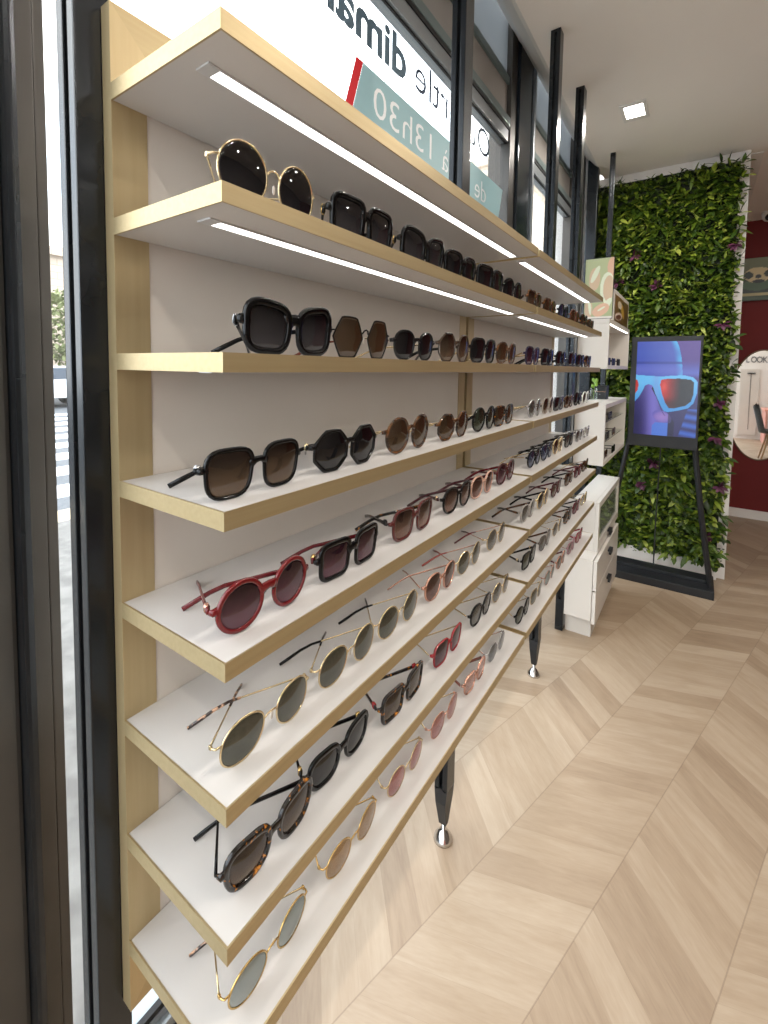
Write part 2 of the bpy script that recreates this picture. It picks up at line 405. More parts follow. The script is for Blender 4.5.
# ------------------------------------------------------------------ support posts
def post(y0, label, wy=.050, x0=-.5765, x1=-.5365, plain=False):
    t = thing('support_post', label, 'post', ((x0+x1)/2, y0+wy/2, 0), 'black posts from floor to ceiling'); P = Part(t)
    h = wy/2; c = y0+h
    mb = MB()
    # extrusion with a slot on both wide faces: three slabs
    z0, z1 = .17, CEIL-.0005
    mb.box(x0, x0+.015, y0, y0+wy, z0, z1, .002).box(x1-.015, x1, y0, y0+wy, z0, z1, .002).box(x0+.013, x1-.013, y0+wy*.3, y0+wy*.7, z0, z1)
    mb.box(x0+.0005, x1-.0005, y0+.0005, y0+wy-.0005, z1-.012, z1-.0002)
    if plain: mb.box(x0, x1, y0, y0+wy, 0, .17, .002)
    P(mb, 'profile', M['black'])
    if plain: return t
    xm = (x0+x1)/2
    # tapered shoe
    a = [(x0, y0, .175), (x1, y0, .175), (x1, y0+wy, .175), (x0, y0+wy, .175)]
    b = [(x0+.004, y0, .13), (x1-.004, y0, .13), (x1-.004, y0+wy, .13), (x0+.004, y0+wy, .13)]
    d = [(xm-.011, c-.008, .052), (xm+.011, c-.008, .052), (xm+.011, c+.008, .052), (xm-.011, c+.008, .052)]
    vs = a+b+d; fs = [(0,1,2,3), (11,10,9,8)]
    for L in (0, 4):
        for k in range(4): fs.append((L+k, L+4+k, L+4+(k+1) % 4, L+(k+1) % 4))
    P(MB().add(vs, fs), 'shoe', M['blackm'])
    P(MB().lathe([(.005,.055),(.006,.036),(.012,.030),(.026,.010),(.028,.004),(.028,.0)], xm, c, 24), 'foot', M['chrome'], smooth=True, label='conical chrome levelling foot')
    return t
post(.2245, 'black floor to ceiling post left of the gold frame beside the street window', .038)
post(1.157, 'black slotted post on a chrome foot behind the joint of the two shelving units')
post(2.070, 'black slotted post behind the far end of the far shelving unit')
post(2.545, 'black slotted post standing before the white drawer cabinet', .06, plain=True)
post(3.415, 'farthest black post, in front of the leafy wall', .028, -.545, -.515, True)

# ------------------------------------------------------------------ shelving units
ZT = [EYE+a for a in (.2940, .1552, .0115, -.1288, -.2673, -.4060, -.5444, -.6790)]
TH = .0175; XF, XP = -.335, -.5176
def shelving(y0, y1, label, led_end):
    t = thing('wall_shelving_unit', label, 'shelving', (XP, y0, .62), 'white shelving units with gold edges'); P = Part(t)
    zb, zt, fw_ = .620, 1.766, .0385
    P(MB().box(XP-.016, XP-.001, y0+fw_, y1-fw_, zb+fw_, zt-fw_), 'back_panel', M['panel'])
    for ya, yb in ((y0, y0+fw_), (y1-fw_, y1)):
        s0 = (0 if ya == y0 else 1)
        # mitred uprights
        pts = [(XP, y0, zb), (XP, y0+fw_, zb+fw_), (XP, y0+fw_, zt-fw_), (XP, y0, zt)] if s0 == 0 else [(XP, y1, zb), (XP, y1-fw_, zb+fw_), (XP, y1-fw_, zt-fw_), (XP, y1, zt)]
        P(MB().prism(pts, (-.0175, 0, 0)), 'frame_stile', M['goldv'])
    P(MB().prism([(XP, y0, zt), (XP, y0+fw_, zt-fw_), (XP, y1-fw_, zt-fw_), (XP, y1, zt)], (-.0175, 0, 0)), 'frame_rail', M['gold'])
    P(MB().prism([(XP, y0, zb), (XP, y0+fw_, zb+fw_), (XP, y1-fw_, zb+fw_), (XP, y1, zb)], (-.0175, 0, 0)), 'frame_rail', M['gold'])
    for i, z in enumerate(ZT):
        sh = P(MB().box(XP+.0002, XF-.002, y0+.002, y1-.002, z-TH, z-.0003), 'shelf', M['white'])
        e = P(MB().prism([(XF, y0, z), (XF-.002, y0+.002, z), (XF-.002, y1-.002, z), (XF, y1, z)], (0, 0, -TH))
              .prism([(XF, y0, z), (XF-.002, y0+.002, z), (XP, y0+.002, z), (XP, y0, z)], (0, 0, -TH))
              .prism([(XF, y1, z), (XF-.002, y1-.002, z), (XP, y1-.002, z), (XP, y1, z)], (0, 0, -TH)), 'edge_trim', M['gold'], sh, label='brushed gold edging')
        if i < 7:
            zz = z-TH
            P(MB().box(-.3965, -.3815, y0+.034, y1-.022, zz-.0012, zz+.001), 'led_strip', M['led'], sh, label='glowing white strip light')
            P(MB().box(-.399, -.379, y0+.020, y0+.034, zz-.0016, zz+.001, .0004).box(-.399, -.379, y1-.022, y1-.012, zz-.0016, zz+.001, .0004)
              .box(-.399, -.3967, y0+.034, y1-.022, zz-.0018, zz+.001).box(-.3813, -.379, y0+.034, y1-.022, zz-.0018, zz+.001), 'led_profile', M['ledcap'], sh)
    return t
shelving(.2515, 1.1635, 'nearer white wall shelving unit with eight gold edged shelves', 0)
shelving(1.1785, 2.0830, 'farther white wall shelving unit with eight gold edged shelves beside the white cabinets', 0)

# ------------------------------------------------------------------ sunglasses
def outline(kind, n):
    """unit outline of the lens on the +v side; a>0 is the temple side, b up"""
    P = []; N = 480
    for i in range(N):
        t = 2*PI*i/N; c, s = math.cos(t), math.sin(t)
        def sup(e):
            return (math.copysign(abs(c)**(2/e), c), math.copysign(abs(s)**(2/e), s))
        if kind == 'round': a, b = c, s
        elif kind == 'panto':
            a, b = sup(2.35); a *= (.94+.06*b)
        elif kind == 'square':
            a, b = sup(5.5); a *= (.945+.055*b)
        elif kind == 'soft':
            a, b = sup(3.5); a *= (.915+.085*b)
        elif kind == 'rect':
            a, b = sup(3.6); a *= (.95+.05*b)
        elif kind == 'butterfly':
            a, b = sup(3.7); a *= 1-.07*(a < 0)*max(-b, 0); b += .10*a*max(b, 0)+.04*a
            a *= (.97+.03*b)
        elif kind == 'cat':
            a, b = sup(2.7); b += .20*max(a, 0)**2*(.5+.5*b) - .02; a *= (.93+.07*b)
        elif kind == 'aviator':
            a, b = sup(2.25); a += .10*(-b)*.8; a *= (.96+.04*b); b -= .05*max(-a, 0)*b
        elif kind in ('octagon', 'hex'):
            m_ = 8 if kind == 'octagon' else 6; seg = 2*PI/m_; off = PI/m_ if m_ == 8 else 0
            th = (t-off) % seg; r = math.cos(seg/2)/math.cos(th-seg/2); r = r**.8
            a, b = c*r*1.03, s*r*1.03
        P.append((a, b))
    ma = max(abs(p[0]) for p in P); bmax = max(p[1] for p in P); bmin = min(p[1] for p in P)
    P = [(p[0]/ma, 2*(p[1]-bmin)/(bmax-bmin)-1) for p in P]
    # even spacing along the outline
    cum = [0]
    for i in range(N): cum.append(cum[-1]+math.dist(P[i], P[(i+1) % N]))
    out = []; j = 0
    for k in range(n):
        tgt = cum[-1]*k/n
        while cum[j+1] < tgt: j += 1
        f = (tgt-cum[j])/max(1e-9, cum[j+1]-cum[j]); a, b = P[j % N], P[(j+1) % N]
        out.append((a[0]+(b[0]-a[0])*f, a[1]+(b[1]-a[1])*f))
    return out

G = lambda r, g, b: lin(r, g, b)
LENS = {  # (top, bottom, mirror)
    'grey': (G(36,35,38), G(104,101,104), 0.02), 'dark': (G(30,29,32), G(62,61,65), 0.03), 'brown': (G(62,46,36), G(150,128,106), 0.02),
    'mbrown': (G(98,76,54), G(120,96,70), .06), 'plum': (G(70,38,50), G(150,106,122), .02), 'olive': (G(92,94,80), G(112,114,98), .06),
    'brownpink': (G(74,52,44), G(176,140,122), .02), 'rosebrown': (G(92,62,54), G(160,118,106), .02), 'silverm': (G(158,166,164), G(186,192,190), .30),
    'yellow': (G(186,152,98), G(204,174,122), .10), 'pink': (G(196,138,136), G(212,160,158), .08), 'clearpink': (G(214,184,176), G(224,200,192), .04),
    'clear': (G(216,218,214), G(226,228,224), .04), 'greyc': (G(128,134,142), G(168,172,176), .06), 'blue': (G(52,70,110), G(110,130,166), .06),
    'green': (G(70,80,64), G(110,116,96), .04), 'violet': (G(54,46,70), G(120,82,98), .06), 'greyl': (G(122,122,118), G(158,156,150), .04),
    'mauve': (G(120,92,98), G(176,150,152), .05)}
ORD = ['', 'first', 'second', 'third', 'fourth', 'fifth', 'last']
SHORT = {2: 'second', 3: 'third', 4: 'fourth', 5: 'fifth', 6: 'sixth', 7: 'seventh', 8: 'lowest'}
SH = {2: 'second shelf from the top', 3: 'third shelf from the top', 4: 'fourth shelf from the top', 5: 'fifth shelf from the top',
      6: 'sixth shelf from the top', 7: 'second lowest shelf', 8: 'lowest shelf'}

def sunglasses(row, unit, pos, y, look, kind, w, h, pd, lens, front, temple, rim=0.0, tilt=-5, al=48, ar=57, x=-.365, tip=None,
               accent=None, yaw=0, half=False, thk=None, top=1.0, dbridge=False, plaque=None, tl=1.0, hz=.64):
    """w,h lens size and pd in mm; rim>0 acetate rim width in mm, rim==0 wire; al/ar fold angles of near and far temple"""
    where = '%s on %s shelf, %s unit' % (ORD[pos], SHORT[row], unit)
    t = thing('sunglasses', look+', '+where, 'sunglasses', (x, y, ZT[row-1]), 'sunglasses on the '+SH[row])
    assert len((look+', '+where).split()) <= 16, look
    t.rotation_euler = (0, 0, math.radians(yaw))
    n = 40 if unit == 'near' else 24
    if kind in ('octagon', 'hex'): n = 48 if unit == 'near' else 24
    sc_ = .95 if unit == 'near' else .98
    w, h, pd = w*sc_/1000, h*(sc_+.01)/1000, pd/1000
    acet = rim > 0; r = rim/1000 if acet else .0011
    tt = math.radians(tilt); W2 = pd/2+w/2+r+(.003 if acet else .0045)
    hc = h/2+r                                                # height of the lens centre along the front
    def F(v, hh, d=0.0):                                      # front surface point: v across, hh up along the front, d outwards
        bow = -.0055*(v/.07)**2
        return (-hh*math.sin(tt)+(d+bow)*math.cos(tt), v, hh*math.cos(tt)+(d+bow)*math.sin(tt))
    fm, tm = frame_mat(front), frame_mat(temple)
    ol = outline(kind, n)
    pts = {1: [(pd/2+a*w/2, hc+b*h/2) for a, b in ol]}
    pts[-1] = [(-a, b) for a, b in pts[1]][::-1]
    fb = MB()
    for s in (1, -1):
        L = pts[s]; nor = []
        for i in range(n):
            p0, p1 = L[i-1], L[(i+1) % n]; dx, dy = p1[0]-p0[0], p1[1]-p0[1]; q = math.hypot(dx, dy) or 1
            nor.append((dy/q, -dx/q))
        if acet:
            dz = (thk or 4.2)/2000
            prof = lambda rr: [(-.0006, dz*.5), (.0006, dz), (rr-.0010, dz), (rr, dz*.55), (rr, -dz*.55), (rr-.0010, -dz), (.0006, -dz), (-.0006, -dz*.6)]
        else:
            prof = lambda rr: [(.0011*math.cos(k*PI/3)+.0004, .0011*math.sin(k*PI/3)) for k in range(6)]
        vs = []; fs = []; m_ = len(prof(r))
        for i, (p, nn) in enumerate(zip(L, nor)):
            k = (p[1]-hc)/(h/2); rr = r*(1+(top-1)*max(0, k)**1.5)
            if p[1]-rr < .0002 and nn[1] < -.3: rr = min(rr, max(.0012, p[1]-.0001))
            for (o_, d_) in prof(rr): vs.append(F(p[0]+nn[0]*o_, max(.0002, p[1]+nn[1]*o_), d_))
        if half:                                              # rim only on the upper half
            keep = [i for i in range(n) if L[i][1] > hc-.1*h]
        else: keep = list(range(n))
        for i in keep:
            j = (i+1) % n
            for k in range(m_): fs.append((i*m_+k, j*m_+k, j*m_+(k+1) % m_, i*m_+(k+1) % m_))
        fb.add(vs, fs)
    # bridge
    gi = pd/2-w/2; hb = hc+h*.16
    if acet:
        bb = [F(-gi-.001, hb-.001, 0), F(-gi*.55, hb+.0025, .0008), F(0, hb+.0035, .001), F(gi*.55, hb+.0025, .0008), F(gi+.001, hb-.001, 0)]
        fb.strap(bb, [.0038]*5, [max(r*1.7, .006)*k*(1.3 if rim >= 4 else 1) for k in (1.5, 1.0, .9, 1.0, 1.5)], (1, 0, 0))
    else:
        bb = [F(-gi, hb-.002, 0), F(-gi*.6, hb+.002, .001), F(0, hb+.0035, .0015), F(gi*.6, hb+.002, .001), F(gi, hb-.002, 0)]
        fb.tube(bb, .0011, 8)
        if dbridge: fb.tube([F(-gi-.006, hc+h*.40, 0), F(0, hc+h*.43, .001), F(gi+.006, hc+h*.40, 0)], .0011, 8)
    # end pieces to the hinges
    hh_ = hc+h*(hz-.5); zh = F(0, hh_)[2]
    H = {}
    for s in (1, -1):
        e = max(p[0]*s for p in pts[s] if abs(p[1]-hh_) < h*.15)
        a = F(s*(e-.001), hh_+.001, 0); b = F(s*W2, hh_, -.001)
        hp = (b[0]-.0075, s*W2, zh); H[s] = hp
        if acet:
            fb.strap([a, ((a[0]+b[0])/2, (a[1]+b[1])/2, (a[2]+b[2])/2), b, (b[0]-.004, b[1]+s*.0004, zh)], [.004, .0042, .0042, .0036], [max(.007, r*2.2), max(.0065, r*1.9), max(.006, r*1.6), .0055], (1, 0, 0) if False else (.6, s*.8, 0))
        else:
            fb.tube([a, (b[0], b[1]-s*.001, b[2]), (b[0]-.003, b[1], zh), hp], [.0010, .0012, .0012, .0010], 8)
            fb.box(hp[0]-.0012, hp[0]+.0022, hp[1]-.0012, hp[1]+.0012, zh-.0022, zh+.0022, .0004)
    fr = fb.build('frame', fm, t, True)
    # lenses
    lm = lens_mat(*LENS[lens])
    for s in (1, -1):
        L = pts[s]; c = (s*pd/2, hc); mb = MB(); vs = []; fs = []
        for side, off in ((1, .0004), (-1, -.0012)):
            base = len(vs); vs.append(F(c[0], c[1], off+.0020))
            for q in (.35, .7, .9, 1.0):
                for p in L: vs.append(F(c[0]+(p[0]-c[0])*q, c[1]+(p[1]-c[1])*q, off+.0020*(1-q*q)))
            for i in range(n):
                j = (i+1) % n; fs.append((base, base+1+i, base+1+j))
                for k in range(3):
                    a = base+1+k*n; fs.append((a+i, a+n+i, a+n+j, a+j))
        o1 = 1+3*n; o2 = 1+4*n+1+3*n
        for i in range(n):
            j = (i+1) % n; fs.append((o1+i, o2+i, o2+j, o1+j))
        mb.add(vs, fs).build('lens', lm, t, True)
    # temples, folded
    for s, ang in ((-1, al), (1, ar)):
        A = math.radians(ang); d = Vector((-math.cos(A), -s*math.sin(A), 0)); sd = Vector((-d.y, d.x, 0))
        p0 = Vector(H[s]); L1 = .088*tl; zt = .0016 if not acet else .0024
        zm = zt+(zh-zt)*(.66 if s > 0 else .42)
        P0 = [p0, p0+d*L1*.33, p0+d*L1*.66, p0+d*L1]
        for k, q in enumerate((1, .86, .74, 0)):
            if k < 3: P0[k].z = zm+(zh-zm)*(1-k/3)
            else: P0[k].z = zm
        e1 = p0+d*(L1+.016); e1.z = zm-(zm-zt)*.28
        e2 = p0+d*(L1+.031); e2.z = zm-(zm-zt)*.66
        e3 = p0+d*(L1+.044); e3.z = zt
        tn = tip if tip else temple
        if acet:
            big = temple in ('black', 'tort', 'btort') or isinstance(temple, tuple)
            th = [.0034, .003, .0028, .0026, .0026, .0026, .0028]
            hs = [max(.006, rim*.0014), .0055, .005, .0048, .0050, .0056, .0054] if big else [.0026]*7
            if not big: th = [.0018]*4+[.0022]*3
            for k, p in enumerate((e1, e2, e3)):
                p.z = max(p.z, hs[4+k]*.5*.75+.0004)
            tp = MB().strap(P0+[e1, e2, e3], th, hs, sd).build('temple', tm, t, True)
            if accent:
                g = p0+d*.006
                MB().strap([g, g+d*.006], [.0062, .0050], [hs[0]*1.5, hs[0]*1.2], sd).build('hinge_plate', frame_mat(accent), tp, True)['label'] = 'metal hinge plate'
            if plaque:
                g0 = p0+d*.012
                g0.z = zm+(zh-zm)*(1-.012/L1); g1 = p0+d*.024; g1.z = zm+(zh-zm)*(1-.024/L1)
                MB().strap([g0, g1], [.0042, .0042], [.0034, .0034], sd).build('temple_plaque', frame_mat(plaque), tp, True)['label'] = 'metal plaque'
        else:
            tp = MB().tube(P0+[e1], [.0011, .0010, .0010, .0010, .0010], 8).build('temple', tm, t, True)
            q0 = P0[2]+(P0[3]-P0[2])*.55
            for p in (e2, e3): p.z = max(p.z, .0021)
            MB().strap([q0, P0[3], e1, e2, e3], [.0024, .0026, .0027, .0028, .0026], [.0026, .0030, .0034, .0040, .0036], sd).build('temple_tip', frame_mat(tn), tp, True)
    if not acet:
        for s in (1, -1):
            c = F(s*(gi*.72), hc-h*.06, -.005)
            np_ = MB().ellipsoid(c, (.0014, .0022, .0048)).build('nose_pad', mat_pad, t, True)
    return t
mat_pad = mat('clear_nose_pad', lin(214,206,196), .25)

NY = {2: [.334,.494,.654,.792,.940,1.078], 3: [.364,.495,.631,.775,.912,1.050], 4: [.314,.464,.617,.779,.925,1.045],
      5: [.327,.473,.637,.803,.925,1.069], 6: [.330,.471,.598,.739,.868,1.020], 7: [.336,.468,.616,.777,.938,1.062], 8: [.333,.485,.628,.770,.915,1.045]}
FY = {2: [1.250,1.400,1.563,1.725,1.877,2.010], 3: [1.250,1.400,1.555,1.716,1.850,1.985], 4: [1.285,1.420,1.552,1.690,1.830,1.970],
      5: [1.300,1.430,1.560,1.717,1.880,2.015], 6: [1.258,1.404,1.560,1.741,1.890,2.020], 7: [1.285,1.445,1.596,1.745,1.888,2.025], 8: [1.243,1.372,1.519,1.665,1.823,1.963]}
D = dict
NEAR = {
2: [D(look='round oversized sunglasses with gold rims and dark lenses', kind='round', w=57, h=57, pd=71, lens='dark', front='gold', temple='gold'),
    D(look='chunky black square sunglasses with gold hinge arms', kind='square', w=52, h=46, pd=69, lens='grey', front='black', temple='black', rim=6, accent='dgold', thk=6),
    D(look='thick black butterfly sunglasses with grey lenses and gold arm', kind='butterfly', w=54, h=48, pd=70, lens='grey', front='black', temple='black', rim=5.5, accent='dgold', thk=6),
    D(look='black rounded sunglasses with dark lenses and thick rims', kind='soft', w=52, h=44, pd=68, lens='dark', front='black', temple='black', rim=5, thk=6),
    D(look='wide black wraparound square sunglasses', kind='square', w=58, h=46, pd=72, lens='dark', front='black', temple='black', rim=5, thk=6),
    D(look='black oval sunglasses with brownish lenses', kind='panto', w=50, h=46, pd=66, lens='dark', front='black', temple='silver', rim=3.5)],
3: [D(look='oversized black butterfly sunglasses with grey lenses', kind='butterfly', w=51, h=46, pd=69, lens='grey', front='black', temple='black', rim=6, top=1.25, thk=6, accent='silver'),
    D(look='hexagonal brown mirrored sunglasses with thin black rims', kind='hex', w=56, h=52, pd=66, lens='mbrown', front='black', temple='gold', tip=(110,50,30)),
    D(look='rounded dark sunglasses with black browline and gold sides', kind='panto', w=50, h=44, pd=66, lens='dark', front='black', temple='gold', rim=1.8, half=False),
    D(look='octagonal brown sunglasses with thin gold rims and dark arm', kind='octagon', w=54, h=50, pd=66, lens='brown', front=(58,42,28), temple='black', rim=1.6),
    D(look='large black rounded sunglasses with dark brown lenses', kind='soft', w=54, h=47, pd=68, lens='dark', front='black', temple='gold', rim=3),
    D(look='brown rounded sunglasses with brown lenses', kind='panto', w=52, h=46, pd=68, lens='mbrown', front='btort', temple='gold', rim=3)],
4: [D(look='black soft square sunglasses with brown gradient lenses', kind='soft', w=51, h=46, pd=67, lens='brown', front='black', temple='black', rim=3, plaque='silver', accent='silver', top=1.3),
    D(look='black octagonal sunglasses with dark grey lenses', kind='octagon', w=54, h=48, pd=66, lens='dark', front='black', temple='black', rim=3.6, accent='gold'),
    D(look='large round brown tortoiseshell sunglasses', kind='round', w=53, h=52, pd=67, lens='mbrown', front='btort', temple='gold', rim=3.2),
    D(look='brown tortoiseshell geometric sunglasses with gold hinges', kind='octagon', w=52, h=46, pd=66, lens='mbrown', front='btort', temple='gold', rim=2.6),
    D(look='round black sunglasses with dark green lenses', kind='round', w=50, h=48, pd=64, lens='green', front='black', temple='gold', rim=2.6),
    D(look='dark soft square sunglasses with brown lenses', kind='soft', w=52, h=44, pd=66, lens='mbrown', front='tort', temple='black', rim=3)],
5: [D(look='round red sunglasses with plum gradient lenses and red arms', kind='round', w=50, h=49, pd=68, lens='plum', front=(98,14,18), temple=(92,20,24), rim=4.2, accent='rose', top=1.15, hz=.58),
    D(look='black square sunglasses with plum lenses and red arms', kind='square', w=48, h=42, pd=66, lens='plum', front='black', temple=(84,16,22), rim=5, accent='dgold', top=1.3),
    D(look='burgundy rounded square sunglasses with broad tortoiseshell arms', kind='soft', w=50, h=46, pd=66, lens='brownpink', front=(74,22,20), temple='tort', rim=4, accent='black'),
    D(look='black panto sunglasses with gold corners and wine red arms', kind='panto', w=50, h=46, pd=64, lens='brownpink', front='black', temple=(58,20,26), rim=3.2, accent='gold'),
    D(look='pale pink rounded sunglasses with plum arms', kind='panto', w=50, h=45, pd=64, lens='rosebrown', front=(182,144,126), temple=(70,24,34), rim=2.8),
    D(look='dark maroon round sunglasses with maroon arms', kind='panto', w=48, h=46, pd=62, lens='plum', front=(70,18,22), temple=(92,20,28), rim=3.6, accent='gold')],
6: [D(look='gold aviator sunglasses with olive lenses and mottled tips', kind='aviator', w=54, h=50, pd=70, lens='olive', front='gold', temple='gold', tip='ctort', dbridge=False),
    D(look='gold aviator sunglasses with olive lenses and black tips', kind='aviator', w=52, h=50, pd=66, lens='olive', front='gold', temple='gold', tip='black'),
    D(look='round gold sunglasses with olive lenses and black tips', kind='round', w=50, h=49, pd=64, lens='olive', front='gold', temple='gold', tip='black'),
    D(look='rose gold sunglasses with brown lenses and pink tips', kind='panto', w=50, h=48, pd=63, lens='rosebrown', front='rose', temple='rose', tip=(196,120,110), rim=1.8),
    D(look='round gold sunglasses with olive lenses and rust tips', kind='round', w=49, h=47, pd=62, lens='olive', front='gold', temple='rose', tip=(150,70,60)),
    D(look='round gold sunglasses with grey lenses and burgundy tips', kind='round', w=50, h=48, pd=63, lens='greyl', front='gold', temple='rose', tip=(90,24,30))],
7: [D(look='thick dark tortoiseshell cat eye sunglasses with brown lenses', kind='cat', w=52, h=44, pd=69, lens='brown', front='tort', temple='black', rim=4.8, thk=5.5, top=1.5, plaque=None, accent=None),
    D(look='thick black cat eye sunglasses with grey lenses', kind='cat', w=51, h=42, pd=68, lens='dark', front='black', temple='black', rim=4.6, x=-.375, thk=5, top=1.4, accent='dgold'),
    D(look='dark tortoiseshell square sunglasses with red corners', kind='square', w=50, h=44, pd=67, lens='brown', front='tort', temple='tort', rim=4.2, thk=5, accent=(150,20,24)),
    D(look='square sunglasses with red metal rims and plum lenses', kind='soft', w=50, h=46, pd=63, lens='plum', front=(132,30,36), temple='gold', rim=1.6),
    D(look='round black sunglasses with gold arms and burgundy tips', kind='panto', w=46, h=44, pd=60, lens='greyl', front='black', temple='gold', rim=3),
    D(look='round thin gold sunglasses with grey lenses and black tips', kind='round', w=48, h=46, pd=60, lens='greyl', front='gold', temple='gold', tip='black')],
8: [D(look='round gold sunglasses with pale silver mirrored lenses', kind='round', w=50, h=47, pd=65, lens='silverm', front='dgold', temple='gold', tip='ctort'),
    D(look='round gold sunglasses with amber yellow lenses', kind='round', w=49, h=46, pd=64, lens='yellow', front='dgold', temple='dgold'),
    D(look='round gold sunglasses with dusty rose lenses', kind='round', w=47, h=45, pd=62, lens='pink', front='gold', temple='gold'),
    D(look='rounded square gold sunglasses with pink lenses', kind='panto', w=47, h=45, pd=61, lens='pink', front='rose', temple='gold'),
    D(look='rimless looking glasses with clear pink lenses and dark hinges', kind='soft', w=48, h=42, pd=60, lens='clearpink', front='rose', temple=(120,70,60), rim=1.4),
    D(look='thin silver glasses with pale grey lenses', kind='octagon', w=47, h=42, pd=60, lens='greyc', front='silver', temple='rose', tip=(110,60,50))]}
